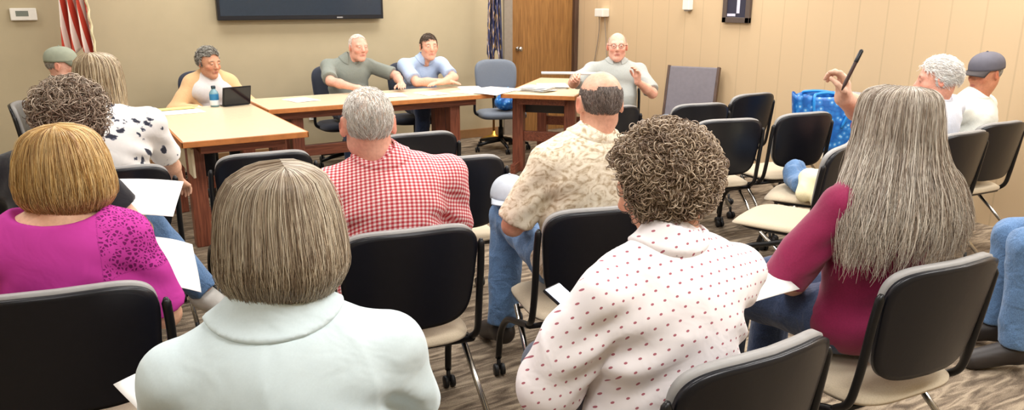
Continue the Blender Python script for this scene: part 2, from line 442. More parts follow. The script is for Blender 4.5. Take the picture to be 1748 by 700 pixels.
def shell_hair(prof, pal, N=2400, S=14, face=55, part=(0, 0), seed=1, rad=.0011, jit=.05, cut=.06, wave=.004, bangs=None, flare=0, clumps=90, base_end=.985, cutp=1.5):
    """falling hair over a silhouette. prof rows: u, z, rx, ry, yo.  angle 0 = back of the head, 180 = face"""
    g = np.random.default_rng(seed); prof = np.array(prof, float)
    ud = np.linspace(0, 1, 161); D_ = [np.interp(ud, prof[:, 0], prof[:, i]) for i in range(5)]
    ker = np.hanning(21); ker /= ker.sum()
    for i in range(1, 5):
        e = np.concatenate([2*D_[i][0]-D_[i][10:0:-1], D_[i], 2*D_[i][-1]-D_[i][-2:-12:-1]]); D_[i] = np.convolve(e, ker, 'valid')
    prof = np.stack([ud]+D_[1:], 1)
    def shell(u, phi, f):
        z, rx, ry, yo = (np.interp(u, prof[:, 0], prof[:, i]) for i in (1, 2, 3, 4))
        x = rx*np.sin(phi)*f; y = yo-ry*np.cos(phi)*f
        # the strands begin on the parting line
        w = np.clip(1-u/.35, 0, 1)**2
        x = x+part[0]*w; y = y+w*(-.055*np.cos(phi)+part[1])
        return np.stack([x, y, z+(f-1)*.05*np.clip(1-u*2, 0, 1)], -1)
    lim = R(180-face)
    phi = g.uniform(-lim, lim, N)
    cc = np.sort(g.uniform(-lim, lim, clumps)); near = cc[np.abs(phi[:, None]-cc[None]).argmin(1)]
    u = np.linspace(0, 1, S)[None]*(1-cut*g.uniform(0, 1, (N, 1))**cutp)
    f = 1.0-.11*g.uniform(0, 1, (N, 1))**1.6 + .012*g.normal(size=(N, 1)) + .05*(g.uniform(0, 1, (N, 1)) < .06)*g.uniform(0, 1, (N, 1))
    dr = jit*g.normal(size=(N, 1)); cl = .55*(near-phi)[:, None]
    ph = phi[:, None]+dr*u+cl*u**1.5+.03*np.sin(u*9+g.uniform(0, 6.28, (N, 1)))*u
    P = shell(u, ph, f)
    P += wave*np.sin(u[..., None]*g.uniform(5, 11, (N, 1, 1))+g.uniform(0, 6.28, (N, 1, 3)))*u[..., None]
    rr = rad*g.uniform(.7, 1.3, (N, 1))*np.interp(np.linspace(0, 1, S), [0, .1, .8, 1], [.6, 1, 1, .35])[None]
    out = [tubes(P, rr, palette(pal, N, g))]
    # under layer
    nu, nph = 26, 72
    pu, pp = np.meshgrid(np.linspace(0, base_end, nu), np.linspace(-lim, lim, nph), indexing='ij')
    B = shell(pu, pp, .93).reshape(-1, 3)
    idx = np.arange(nu*nph).reshape(nu, nph)
    F = np.stack([idx[:-1, :-1], idx[:-1, 1:], idx[1:, 1:], idx[1:, :-1]], -1).reshape(-1, 4)
    base = np.array(lin(pal[0]))*.8
    out.append((B, F, np.tile(base, (len(B), 1))))
    return merge(out)
def on_skull(n, g, keep, r=(.077, .098, .09), c=(0, -.012, .03)):
    d = g.normal(size=(n*8, 3)); d /= np.linalg.norm(d, axis=1, keepdims=True)
    k = np.array([keep(v) for v in d]); d = d[k][:n]
    return np.array(c)+d*np.array(r), d
def short_hair(keep, pal, N=1500, S=5, L=(.02, .035), comb=(0, -1, -.3), lift=.25, seed=1, rad=.0012, r=(.077, .098, .09), curl=0, c=(0, -.012, .03), under=None):
    g = np.random.default_rng(seed)
    p, d = on_skull(N, g, keep, r, c); n = len(p)
    nr = d/np.array(r); nr /= np.linalg.norm(nr, axis=1, keepdims=True)
    cb = (comb(d) if callable(comb) else np.tile(np.array(comb, float), (n, 1)))+.25*g.normal(size=(n, 3))
    t = cb-nr*np.sum(cb*nr, 1, keepdims=True); t /= np.linalg.norm(t, axis=1, keepdims=True)+1e-9
    L_ = g.uniform(*L, (n, 1, 1)); s = np.linspace(0, 1, S)[None, :, None]
    P = p[:, None]+L_*s*(t[:, None]*(1-.1*s)+nr[:, None]*(lift*(1-.75*s)))
    # hug the skull
    q = (P-np.array(c))/np.array(r); qq = np.linalg.norm(q, axis=2, keepdims=True)
    P = np.array(c)+q/qq*np.maximum(qq, 1.015)*np.array(r)
    if curl: P += curl*np.sin(s*g.uniform(3, 9, (n, 1, 1))+g.uniform(0, 6.28, (n, 1, 3)))*s
    rr = rad*g.uniform(.7, 1.3, (n, 1))*np.linspace(1, .45, S)[None]
    out = [tubes(P, rr, palette(pal, n, g))]
    if under is not None:
        nu, nv = 40, 60
        th, ph = np.meshgrid(np.linspace(.001, 2.6, nu), np.linspace(0, 2*np.pi, nv), indexing='ij')
        dd = np.stack([np.sin(th)*np.cos(ph), np.sin(th)*np.sin(ph), np.cos(th)], -1).reshape(-1, 3)
        kk = np.array([keep(v) for v in dd])
        B = np.array(c)+dd*np.array(r)*1.012
        idx = np.arange(nu*nv).reshape(nu, nv)
        F = np.stack([idx[:-1, :-1], idx[1:, :-1], idx[1:, 1:], idx[:-1, 1:]], -1).reshape(-1, 4)
        F = F[kk[F].all(1)]
        out.append((B, F, np.tile(np.array(lin(under)), (len(B), 1))))
    return merge(out)
def curly_hair(r, c, pal, N=700, coil=(.009, .017), wire=.0019, turns=(1.3, 2.3), keep=None, seed=1, depth=.22, S=26, drop=0):
    g = np.random.default_rng(seed); keep = keep or (lambda d: d[1] < .55 or d[2] > .6)
    p, d = on_skull(N, g, keep, r, c); n = len(p)
    p = np.array(c)+(p-np.array(c))*(1-depth*g.uniform(0, 1, (n, 1))**1.4)*(1+.05*g.normal(size=(n, 1))*.6)
    axd = np.cross(d, g.normal(size=(n, 3))); axd += np.array([0, 0, -drop]); axd /= np.linalg.norm(axd, axis=1, keepdims=True)
    e1 = np.cross(axd, d); e1 /= np.linalg.norm(e1, axis=1, keepdims=True)+1e-9; e2 = np.cross(axd, e1)
    s = np.linspace(0, 1, S)[None, :, None]
    a = s*2*np.pi*g.uniform(*turns, (n, 1, 1))+g.uniform(0, 6.28, (n, 1, 1))
    cr = g.uniform(*coil, (n, 1, 1))
    P = p[:, None]+cr*(np.cos(a)*e1[:, None]+np.sin(a)*e2[:, None])*(1-.3*s)+axd[:, None]*(s-.5)*g.uniform(.02, .045, (n, 1, 1))
    rr = wire*g.uniform(.7, 1.4, (n, 1))*np.interp(np.linspace(0, 1, S), [0, .15, .85, 1], [.5, 1, 1, .4])[None]
    out = [tubes(P, rr, palette(pal, n, g), 3, axd)]
    nu, nv = 48, 80
    th, ph = np.meshgrid(np.linspace(.001, 2.75, nu), np.linspace(0, 2*np.pi, nv), indexing='ij')
    dd = np.stack([np.sin(th)*np.cos(ph), np.sin(th)*np.sin(ph), np.cos(th)], -1).reshape(-1, 3)
    kk = np.array([keep(v) for v in dd])
    B = np.array(c)+dd*np.array(r)*(.93+.05*snoise(dd, 1.6, seed)+.04*snoise(dd, 3.2, seed+1))[:, None]
    idx = np.arange(nu*nv).reshape(nu, nv)
    F = np.stack([idx[:-1, :-1], idx[1:, :-1], idx[1:, 1:], idx[:-1, 1:]], -1).reshape(-1, 4); F = F[kk[F].all(1)]
    out.append((B, F, np.tile(np.array(lin(pal[1]))*.8, (len(B), 1))))
    return merge(out)

# ------------------------------------------------------------------ people
def ik(s, w, l1, l2, pole):
    s, w = np.array(s, float), np.array(w, float); d = w-s; L = np.linalg.norm(d)
    L = min(L, (l1+l2)*.999); u = d/np.linalg.norm(d)
    a = (l1*l1-l2*l2+L*L)/(2*L); hh = math.sqrt(max(0, l1*l1-a*a))
    p = np.array(pole, float); p = p-u*(p @ u); p /= np.linalg.norm(p)+1e-9
    return s+u*a+p*hh, s+u*L
def hand_prims(w, d, n, thumb, curl=.35, size=1., spread=.0):
    """w wrist, d finger direction, n the way the palm faces, thumb = +1/-1 side of cross(d,n)"""
    w = np.array(w, float); d = np.array(d, float)/np.linalg.norm(d); n = np.array(n, float); n -= d*(n @ d); n /= np.linalg.norm(n)
    t = np.cross(d, n)*thumb; q = []; z = size
    q.append(rc(w, w+d*.05*z, .023*z, .026*z, .015))
    for i, (off, ln) in enumerate(((.030, .070), (.0105, .080), (-.0095, .074), (-.028, .058))):
        kn = w+d*(.085-.004*abs(i-1))*z+t*off*z
        q.append(rc(w+d*.015*z+t*off*.6*z, kn, .016*z, .0115*z, .010))
        a = 0; p = kn; dd = d+t*spread*(1.5-i)*.2; dd /= np.linalg.norm(dd)
        cv = curl[i] if isinstance(curl, (list, tuple)) else curl
        for sg, (fr_, bend) in enumerate(((.5, 62), (.29, 80), (.24, 50))):
            a += R(bend)*cv; e = p+(dd*math.cos(a)+n*math.sin(a))*ln*fr_*z
            q.append(rc(p, e, (.0098-.0011*sg)*z, (.0090-.0011*sg)*z, .004)); p = e
    b = w+d*.028*z+t*.022*z; tc = curl[4] if isinstance(curl, (list, tuple)) else curl
    m = b+(d*.62+t*.72+n*.30)*.042*z; q.append(rc(w+d*.01*z+t*.008*z, b, .017*z, .0155*z, .01)); q.append(rc(b, m, .0145*z, .0115*z, .008))
    e = m+(d*.85+t*(.45-.9*tc)+n*(.2+.5*tc))*.03*z; q.append(rc(m, e, .0112*z, .0095*z, .004))
    e2 = e+(d*.8+t*(.2-1.0*tc)+n*(.2+.6*tc))*.024*z; q.append(rc(e, e2, .0098*z, .0078*z, .004))
    return q
HEAD = None
def head_prims(hc, Rm, s, fem=False, jaw=1.):
    def w(p): return hc+Rm @ (np.array(p, float)*s)
    q = [el(w((0, -.012, .03)), V3(.0755, .097, .088)*s, .03, Rm),
         el(w((0, .028, -.03)), V3(.06*jaw, .066, .082)*s, .04, Rm),
         rc(w((-.042*jaw, .0, -.062)), w((-.014, .062, -.094)), .022*s, .019*s, .03),
         rc(w((.042*jaw, .0, -.062)), w((.014, .062, -.094)), .022*s, .019*s, .03),
         el(w((0, .066, -.094)), V3(.024, .021, .02)*s, .02, Rm),
         rc(w((-.04, .075, .033)), w((.04, .075, .033)), .012*s, .012*s, .018)]
    for sx in (-1, 1):
        q.append(el(w((sx*.042, .062, -.02)), V3(.022, .02, .02)*s, .02, Rm))
        q.append(el(w((sx*.031, .104, .017)), V3(.018, .017, .011)*s, .012, Rm, '-'))
        q.append(el(w((sx*.031, .0825, .016)), V3(.0125, .0125, .0115)*s, .003, Rm))
        ear = Rm @ np.array(Matrix.Rotation(sx*R(-28), 3, 'Z'))
        q.append(el(w((sx*.081, -.012, .0)), V3(.0085, .021, .034)*s, .008, ear))
        q.append(el(w((sx*.0895, -.008, .004)), V3(.005, .012, .02)*s, .006, ear, '-'))
    q += [rc(w((0, .088, .024)), w((0, .112, -.016)), .0085*s, .0135*s, .012), el(w((0, .104, -.022)), V3(.018, .013, .010)*s, .008, Rm),
          rc(w((-.019, .087, -.052)), w((.019, .087, -.052)), .0065*s, .0065*s, .007),
          rc(w((-.016, .086, -.062)), w((.016, .086, -.062)), .007*s, .007*s, .007),
          rc(w((-.024, .103, -.057)), w((.024, .103, -.057)), .006*s, .006*s, .004, op='-')]
    return q
BASE = dict(pelvis=(0, 0, .565), waist=(0, -.025, .73), chest=(0, -.03, .915), neck=(0, -.02, 1.055), head=(0, .015, 1.165),
            shL=(-.175, -.03, .995), shR=(.175, -.03, .995), hipL=(-.09, .03, .555), hipR=(.09, .03, .555),
            knL=(-.12, .43, .535), knR=(.12, .43, .535), anL=(-.12, .44, .10), anR=(.12, .44, .10), toL=(-.14, .60, .035), toR=(.14, .60, .035),
            wrL=(-.14, .30, .66), wrR=(.14, .30, .66), poleL=(-.6, -.5, -.6), poleR=(.6, -.5, -.6))
def person(label, loc, rot, J=None, skin=(214, 160, 134), yaw=0, pitch=0, roll=0, hs=1., fem=False, wide=1., deep=1., belly=0, twist=0,
           hands=None, hair=None, hair_free=False, shirt=None, pants=None, shoes=None, collar=None, h=.006, hc=.008, facecol=None, bald=None, brow=(90, 70, 56), jaw=1., neckr=.056, extra=None, sleeve=('short', .62), arm=1., hem=.50, foldamp=.009, seedn=3, bust=0, legs=True, scoop=None, sleevew=0, foldf=3.2):
    j = {k: np.array(v, float) for k, v in BASE.items()}
    for k, v in (J or {}).items(): j[k] = np.array(v, float)
    Rh = rotm(yaw, pitch, roll); c = j['head']
    tw = rotm(twist)
    # ---- body
    arms = {}
    for s in 'LR':
        e, w = ik(j['sh'+s], j['wr'+s], .285*arm, .255*arm, j['pole'+s]); arms[s] = (j['sh'+s], e, w)
    def torso(g, k=.05):
        up = j['chest']-j['pelvis']; W = wide; Dp = deep
        q = [el(j['pelvis'], V3(.175*W+g, .125*Dp+g, .115+g), k, tw), el(j['waist'], V3(.15*W+g, .112*Dp+g, .16+g), k, tw),
             el(j['chest']+V3(0, 0, -.015), V3(.162*W+g, .116*Dp+g, .150+g), k, tw)]
        if belly: q.append(el(j['waist']+tw @ V3(0, .05+belly*.5, -.03), V3(.13*W+g, .09+belly*.5+g, .13+g), .06, tw))
        if bust: q += [el(j['chest']+tw @ V3(sx*.075, .085, -.03), V3(.065+g, .055+g, .065+g), .05, tw) for sx in (-1, 1)]
        for s, sx in (('L', -1), ('R', 1)):
            a = j['sh'+s]; q.append(rc(a, j['chest']+V3(0, 0, .035), .050+g, .078+g, k))
            q.append(rc(a*.66+j['neck']*.34+V3(0, 0, -.012), j['neck']+V3(0, -.006, .004), .038+g, .042+g, .03))
        return q
    q = torso(-.012 if shirt is not None else 0)
    q.append(rc(j['neck']+V3(0, -.01, -.03), c+Rh @ V3(0, -.022, -.05)*hs, neckr, neckr*.98, .03))
    fine = []
    for s in 'LR':
        a, e, w = arms[s]
        q += [rc(a, e, .042, .041, .03), rc(e, e*.6+w*.4, .041, .040, .02), rc(e*.6+w*.4, w, .040, .026, .02)]
        if legs:
            q += [rc(j['hip'+s], j['kn'+s], .085, .06, .04), rc(j['kn'+s], j['an'+s], .057, .038, .02), rc(j['an'+s], j['to'+s], .036, .028, .02)]
        hd = (hands or {}).get(s, {})
        dirv = hd.get('d', w-e); nrm = hd.get('n', (0, 0, -1) if abs((w-e)[2]) < .2 else (0, 1, 0))
        fine += hand_prims(w, dirv, nrm, hd.get('t', 1 if s == 'R' else -1), hd.get('curl', .3), hd.get('size', .98 if not fem else .88), hd.get('spread', 0))
    q += head_prims(c, Rh, hs, fem, jaw) + fine
    Vb, Fb = sdf_mesh(q, h)
    base = np.array(lin(skin)); C = np.tile(base, (len(Vb), 1))
    C *= 1+.10*snoise(Vb, 9, 3)[:, None]*np.array([.4, 1, 1])
    Lc = ((Vb-c) @ Rh)/hs
    def paint(mask, colr, a=1.):
        m = (mask*a)[:, None]; C[:] = C*(1-m)+np.array(lin(colr))*m
    def blob(p, r): return np.clip(1.6-np.linalg.norm((Lc-np.array(p))/np.array(r), axis=1)*1.4, 0, 1)
    paint(np.maximum(blob((.045, .07, -.025), (.03, .04, .026)), blob((-.045, .07, -.025), (.03, .04, .026))), tuple(min(255, x*y) for x, y in zip(skin, (1.0, .84, .80))), .6)
    paint(blob((0, .112, -.018), (.018, .02, .018)), tuple(x*y for x, y in zip(skin, (1.0, .82, .78))), .6)
    paint(blob((0, .092, -.057), (.025, .016, .011)), (172, 98, 92), .8)
    for sx in (-1, 1):
        paint(blob((sx*.031, .096, .016), (.013, .006, .0065)), (232, 226, 220), .9)
        paint(blob((sx*.031, .0975, .0155), (.0068, .008, .0062)), (46, 36, 32), 1)
        paint(blob((sx*.033, .092, .037), (.021, .016, .0062)), brow, .9)
        paint(blob((sx*.085, -.01, 0), (.01, .025, .035)), tuple(x*y for x, y in zip(skin, (1.0, .80, .76))), .7)
    if facecol: facecol(Lc, paint, blob)
    me = np_mesh('person', Vb, Fb, C)
    root = link('person', me, M['skin']); root.location = (*loc, 0) if len(loc) == 2 else loc; root.rotation_euler = (0, 0, rot)
    mark(root, label, 'person')
    kids = {}
    def pat(V, extra=None):
        x, y, z = V[:, 0], V[:, 1], V[:, 2]
        return np.stack([x+.35*(y+.03)*np.tanh(x*5), z+.62*(y+.03), np.zeros(len(V)) if extra is None else extra], 1)
    # ---- trousers and shoes
    if pants is not None and legs:
        g = .013
        q = [el(j['pelvis'], V3(.175*wide-.002, .125*deep-.002, .115+g), .04, tw)]
        for s in 'LR':
            q += [rc(j['hip'+s], j['kn'+s], .087+g, .063+g, .04), rc(j['kn'+s], j['an'+s]+V3(0, 0, .02), .060+g, .054+g, .025, cb=True)]
        V, F = sdf_mesh(q, hc, noise=folds(.007, 6, seedn+40))
        kids['trousers'] = link('trousers', np_mesh('trousers', V, F, attrs={'pat': pat(V)}), pants, root)
    if shoes is not None and legs:
        for s in 'LR':
            a, t = j['an'+s], j['to'+s]; d = t-a; d /= np.linalg.norm(d)
            hl = a-d*.02+V3(0, 0, -.03)
            q = [rc(a+V3(0, 0, .0), hl, .043, .043, .02, ca=True), rc(hl, t, .043, .040, .03), rc(a, t, .042, .034, .03)]
            lowz = min(a[2], t[2]+.0)
            V, F = sdf_mesh(q, .008, [plane(t+V3(0, 0, -.033), (0, 0, -1))] if a[2] < .2 else [])
            link('shoe', np_mesh('shoe', V, F), shoes, root)
    # ---- shirt
    if shirt is not None:
        g = .012; q = torso(g, .05)
        kind, fr_ = sleeve
        sl = []
        for s in 'LR':
            a, e, w = arms[s]
            if kind == 'short':
                b = a+(e-a)*fr_; q += [rc(a, b, .052+g, .056+g, .035, cb=True)]
            elif kind == 'long':
                b = e+(w-e)*fr_; q += [rc(a, e, .051+g, .046+g+sleevew, .035), rc(e, b, .045+g+sleevew, .036+g*.8+sleevew, .02, cb=True)]
            elif kind == 'none': pass
        pl = [plane((0, 0, hem), (0, 0, -1))]
        if scoop is not None: q.append(el(j['neck']+V3(0, -.02, .035), scoop, .012, op='-'))
        f1 = folds(foldamp, foldf, seedn)
        def drape(P):
            m = f1(P)*np.clip((P[:, 2]-hem-.01)/.06, 0, 1)*np.clip((np.linalg.norm(P-j['neck'], axis=1)-.10)/.07, 0, 1)
            # pulls running from the arm pits across the back
            for s in 'LR':
                m = m+foldamp*.9*np.sin((P[:, 2]*1.0+np.abs(P[:, 0])*.8)*62+seedn+1.5*snoise(P, 3, seedn+9))*np.exp(-(np.linalg.norm(P-(arms[s][0]+V3(0, -.05, -.15)), axis=1)/.11)**2)
            return m
        V, F = sdf_mesh(q, hc, pl, drape)
        ex = None
        if extra == 'lace': ex = ((V[:, 0] > .10) & (V[:, 2] > .80)).astype(float)
        kids['shirt'] = link('shirt', np_mesh('shirt', V, F, attrs={'pat': pat(V, ex)}), shirt, root)
    if collar:
        nk = j['neck']; up = collar.get('up', .032); rx = collar.get('rx', .10); gp = collar.get('gap', .03)
        q = torso(.012+collar.get('lift', .007), .05)
        ax_ = (c+Rh @ V3(0, -.022, -.05)*hs)-nk; ax_ = ax_/np.linalg.norm(ax_)
        n0 = nk+V3(0, -.012, 0)
        q.append(rc(n0-ax_*.04, n0+ax_*up, neckr+.020, neckr+.013, .018, cb=True))
        q.append(el(n0+V3(0, .012, .015), V3(rx, rx*.98, .085), .004, None, '&'))
        q.append(rc(n0-ax_*.1, n0+ax_*.12, neckr+.007, neckr+.007, .004, op='-'))
        q.append(el(n0+V3(0, .10, .0), V3(gp, .075, .12), .01, None, '-'))
        V, F = sdf_mesh(q, .0055)
        kids['collar'] = link('collar', np_mesh('collar', V, F, attrs={'pat': pat(V)}), collar['mat'], kids.get('shirt') or root)
    # ---- hair
    if hair is not None:
        V, F, Ch = hair
        Rr = rotm(yaw, pitch*(.25 if hair_free else 1), roll*(.4 if hair_free else 1))
        V = (V*hs) @ Rr.T+c
        kids['hair'] = link('hair', np_mesh('hair', V, F, Ch), M['hair'], root)
    root_info = dict(j=j, Rh=Rh, c=c, arms=arms, hs=hs)
    return root, kids, root_info
def make_cap(root, info, mat, brim_mat, hs=1.):
    c, Rm = info['c'], info['Rh']
    nu, nv = 16, 40; V = []
    for i in range(nu):
        th = .001+(math.pi/2+.12)*i/(nu-1)
        for k in range(nv):
            a = 2*math.pi*k/nv
            p = V3(.088*math.sin(th)*math.cos(a), -.008+.108*math.sin(th)*math.sin(a), .045+.092*math.cos(th)**.8 if th < math.pi/2 else .045-.11*math.sin(th-math.pi/2))
            V.append(c+Rm @ (p*hs))
    F = np.array([[i*nv+k, (i+1)*nv+k, (i+1)*nv+(k+1) % nv, i*nv+(k+1) % nv] for i in range(nu-1) for k in range(nv)])
    o = link('cap', np_mesh('cap', np.array(V), F), mat, root); m = o.modifiers.new('t', 'SOLIDIFY'); m.thickness = .004
    mb = MB(); mb.lathe([(.006, 0), (.006, .004), (.001, .006)], tuple(c+Rm @ V3(0, -.008, .137*hs)), 10); mb.build('cap_button', mat, o)
    def bf(u, v):
        a = (u-.5)*2.3; r = v
        p = V3(.085*math.sin(a)*(1+.02*r), -.008+.10*math.cos(a)*.98+.075*r*math.cos(a*.75), .036-.010*r-.028*(abs(a)/1.15)**2*r)
        return c+Rm @ (p*hs)
    sheet('brim', bf, 20, 8, brim_mat, o, .004)
    return o
def glasses(root, info, mat):
    c, Rm, hs = info['c'], info['Rh'], info['hs']
    def w(p): return tuple(c+Rm @ (V3(*p)*hs))
    mb = MB()
    for sx in (-1, 1):
        mb.tube([w((sx*.032+.022*math.cos(a), .112-.004*abs(math.cos(a)), .014+.017*math.sin(a))) for a in np.linspace(0, 6.283, 17)], .0016, 6)
        mb.tube([w((sx*.054, .108, .018)), w((sx*.082, .07, .02)), w((sx*.086, .0, .016))], .0016, 6)
    mb.tube([w((-.01, .113, .018)), w((.01, .113, .018))], .0016, 6)
    mb.build('glasses', mat, root)

# ------------------------------------------------------------------ chairs
def sup(a, n):
    c, s = math.cos(a), math.sin(a)
    return math.copysign(abs(c)**(2/n), c), math.copysign(abs(s)**(2/n), s)
def disc(rings, seg, fn):
    """closed cushion: front sheet and back sheet from fn(r, angle, side)"""
    V = []; F = []
    for side in (0, 1):
        o = len(V); V.append(fn(0, 0, side))
        for i in range(1, rings+1):
            for k in range(seg): V.append(fn(i/rings, 2*math.pi*k/seg, side))
        for k in range(seg):
            f = [o, o+1+k, o+1+(k+1) % seg]; F.append(f if side == 0 else f[::-1])
        for i in range(rings-1):
            for k in range(seg):
                a, b = o+1+i*seg+k, o+1+i*seg+(k+1) % seg
                f = [a, a+seg, b+seg, b]; F.append(f if side == 0 else f[::-1])
    n = 1+rings*seg; a0 = 1+(rings-1)*seg
    for k in range(seg):
        F.append([a0+k, n+a0+k, n+a0+(k+1) % seg, a0+(k+1) % seg])
    return V, F
def back_shape(z0, z1, hw0, hw1, y0, slope, curve, n, off0, off1, puff):
    zc, hh = (z0+z1)/2, (z1-z0)/2
    def fn(r, a, side):
        cx, cz = sup(a, n); cx *= r; cz *= r
        z = zc+hh*cz; hw = hw0+(hw1-hw0)*(cz+1)/2
        x = hw*cx; y = y0-slope*(z-z0)+curve*(x/.235)**2
        y += off1+puff*max(0, 1-r**6)**.5 if side else off0-.3*abs(puff)*max(0, 1-r**6)**.5
        return (x, y, z)
    return fn
def make_chair(name='meeting_chair'):
    root = empty(name, (0, 0, 0))
    mb = MB(); V, F = disc(12, 64, back_shape(.485, .838, .205, .238, -.222, .17, .045, 4.6, -.012, .004, .0)); mb.add(V, F, True)
    br = mb.build('backrest', M['black_plastic'], root)
    mb = MB(); V, F = disc(10, 64, back_shape(.50, .846, .198, .234, -.222, .17, .045, 4.6, .004, .026, .010)); mb.add(V, F, True)
    mb.build('back_pad', M['rim_plastic'], br)
    def seatf(r, a, side):
        cx, cy = sup(a, 4.2); x = .232*cx*r; y = .02+.225*cy*r
        z = .402-.030*max(0, (y-.14)/.1)**2*.5 if not side else .412+.020*max(0, 1-r**7)**.5-.022*max(0, (y-.12)/.12)**2
        return (x, y, z)
    mb = MB(); V, F = disc(12, 64, seatf); mb.add(V, [f[::-1] for f in F], True); mb.build('seat', M['beige_cushion'], root)
    def panf(r, a, side):
        cx, cy = sup(a, 4.2); x = .222*cx*r; y = .015+.205*cy*r
        return (x, y, .397 if side else .397-.032*max(0, 1-r**4)**.5)
    mb = MB(); V, F = disc(8, 48, panf); mb.add(V, [f[::-1] for f in F], True); mb.build('seat_pan', M['black_plastic'], root)
    for s in (-1, 1):
        MB().tube(bez([(s*.243, -.228, .775), (s*.246, -.216, .69), (s*.245, -.203, .59), (s*.245, -.190, .50), (s*.246, -.17, .42), (s*.240, -.12, .375)], 6), [.006]+[.0125]*30, 10).build('upright', M['black_metal'], root)
        fl = MB().tube(bez([(s*.240, -.13, .375), (s*.245, .0, .335), (s*.250, .13, .29), (s*.255, .21, .20), (s*.258, .235, .075)], 6), .0135, 10).build('front_leg', M['black_metal'], root)
        rl = MB().tube([(s*.236, .05, .385), (s*.245, -.10, .26), (s*.262, -.30, .075)], .011, 10).build('rear_leg', M['chrome'], root)
        for par, p in ((fl, (s*.258, .235, 0)), (rl, (s*.262, -.30, 0))):
            mb = MB()
            for dx in (-.014, .014):
                mb.lathe([(.006, -.009), (.024, -.008), (.026, 0), (.024, .008), (.006, .009)], (p[0]+dx, p[1]-.012, .026), 14, Matrix.Rotation(R(90), 4, 'Y'))
            mb.tube([(p[0], p[1], .085), (p[0], p[1]-.004, .05), (p[0], p[1]-.012, .026)], .009, 8)
            mb.build('caster', M['caster'], par)
    MB().tube([(-.236, .05, .378), (.236, .05, .378)], .011, 8).build('crossbar', M['chrome'], root)
    MB().tube([(-.241, -.13, .372), (.241, -.13, .372)], .011, 8).build('crossbar', M['black_metal'], root)
    return root
def copy_tree(o, parent=None):
    c = o.copy(); COL.objects.link(c)
    if parent is not None: c.parent = parent
    for ch in list(o.children): copy_tree(ch, c)
    return c
_proto = {}
def place(kind, fn, x, y, rz, label, cat, group):
    if kind not in _proto: o = _proto[kind] = fn()
    else: o = copy_tree(_proto[kind])
    o.location = (x, y, 0); o.rotation_euler = (0, 0, R(rz)); mark(o, label, cat, group); return o
def chair(x, y, rz, label, group='black-backed meeting chairs'): return place('c', make_chair, x, y, rz, label, 'chair', group)

def make_office():
    root = empty('office_chair', (0, 0, 0))
    mb = MB(); V, F = disc(12, 56, back_shape(.56, .93, .215, .235, -.215, .12, .05, 3.6, -.022, .012, .022)); mb.add(V, F, True); mb.build('backrest', M['navy'], root)
    def seatf(r, a, side):
        cx, cy = sup(a, 3.8); x = .245*cx*r; y = .02+.235*cy*r
        return (x, y, (.36 if not side else .40+.025*max(0, 1-r**6)**.5))
    mb = MB(); V, F = disc(10, 56, seatf); mb.add(V, [f[::-1] for f in F], True); mb.build('seat', M['navy'], root)
    MB().tube(bez([(0, -.06, .35), (0, -.22, .37), (0, -.272, .48), (0, -.275, .70)], 6), .022, 8).build('back_bracket', M['black_metal'], root)
    MB().lathe([(.028, .10), (.028, .24), (.018, .245), (.018, .35), (.05, .352), (.05, .362)], (0, 0, 0), 16).build('gas_post', M['black_metal'], root)
    b = MB(); w = []
    for k in range(5):
        a = 2*math.pi*k/5+.3; d = Vector((math.cos(a), math.sin(a), 0))
        b.tube([d*.02+Vector((0, 0, .11)), d*.16+Vector((0, 0, .095)), d*.29+Vector((0, 0, .07))], [.026, .02, .014], 8); w.append(d*.29)
    base = b.build('star_base', M['black_metal'], root)
    for p in w:
        mb = MB()
        for dx in (-.013, .013): mb.lathe([(.006, -.008), (.025, -.007), (.027, 0), (.025, .007), (.006, .008)], (p.x+dx, p.y, .027), 12, Matrix.Rotation(R(90), 4, 'Y'))
        mb.tube([(p.x, p.y, .07), (p.x, p.y, .03)], .008, 6); mb.build('caster', M['caster'], base)
    for s in (-1, 1):
        MB().tube(bez([(s*.20, .0, .375), (s*.275, .0, .40), (s*.285, .02, .52), (s*.280, .02, .60)], 6), .014, 8).box((s*.28, .0, .612), (.024, .12, .014), bev=.01).build('armrest', M['black_plastic'], root)
    return root
def office(x, y, rz, label): return place('o', make_office, x, y, rz, label, 'office chair', 'office chairs behind the head tables')

# ------------------------------------------------------------------ tables
def table(name, label, loc, rz, lx, ly, legs, panel=None, stretch=None):
    """lx, ly half sizes"""
    t = empty(name, (*loc, 0), rz, label, 'table')
    top = MB().box((0, 0, .727), (lx-.012, ly-.012, .0145), bev=.002).build('tabletop', M['table_top'], t)
    e = MB()
    for sx in (-1, 1): e.box((sx*(lx-.006), 0, .722), (.006, ly, .018), bev=.004)
    for sy in (-1, 1): e.box((0, sy*(ly-.006), .722), (lx, .006, .018), bev=.004)
    e.build('edge_band', M['edge_oak'], top)
    MB().box((0, 0, .668), (lx-.12, ly-.12, .030), bev=.003).build('apron', M['rail_wood'], t)
    for (x, y) in legs: MB().box((x, y, .345), (.05, .05, .345), bev=.008).build('leg', M['leg_wood'], t)
    for (a, b) in (stretch or []):
        a, b = Vector(a), Vector(b); d = b-a
        MB().box(((a+b)/2)[:], (d.length/2, .022, .045), math.atan2(d.y, d.x)).build('stretcher', M['rail_wood'], t)
    if panel:
        for (c, hf, mt) in panel: MB().box(c, hf).build('modesty_panel', mt, t)
    return t
M['beige_panel'] = plain('beige_panel', (198, 184, 156), .5)
M['dark_panel'] = plain('dark_panel', (58, 56, 58), .5)
table('conference_table', 'tan-topped wooden table in front of the flag, standing end-on to the audience', (.975, 5.53), 0, .375, .80,
      [(-.26, -.45), (.26, -.45), (-.26, .5), (.26, .5)], [((-.30, .0, .58), (.008, .66, .09), M['beige_panel'])], [((-.26, -.45, .2), (.26, -.45, .2)), ((-.26, .5, .2), (.26, .5, .2))])
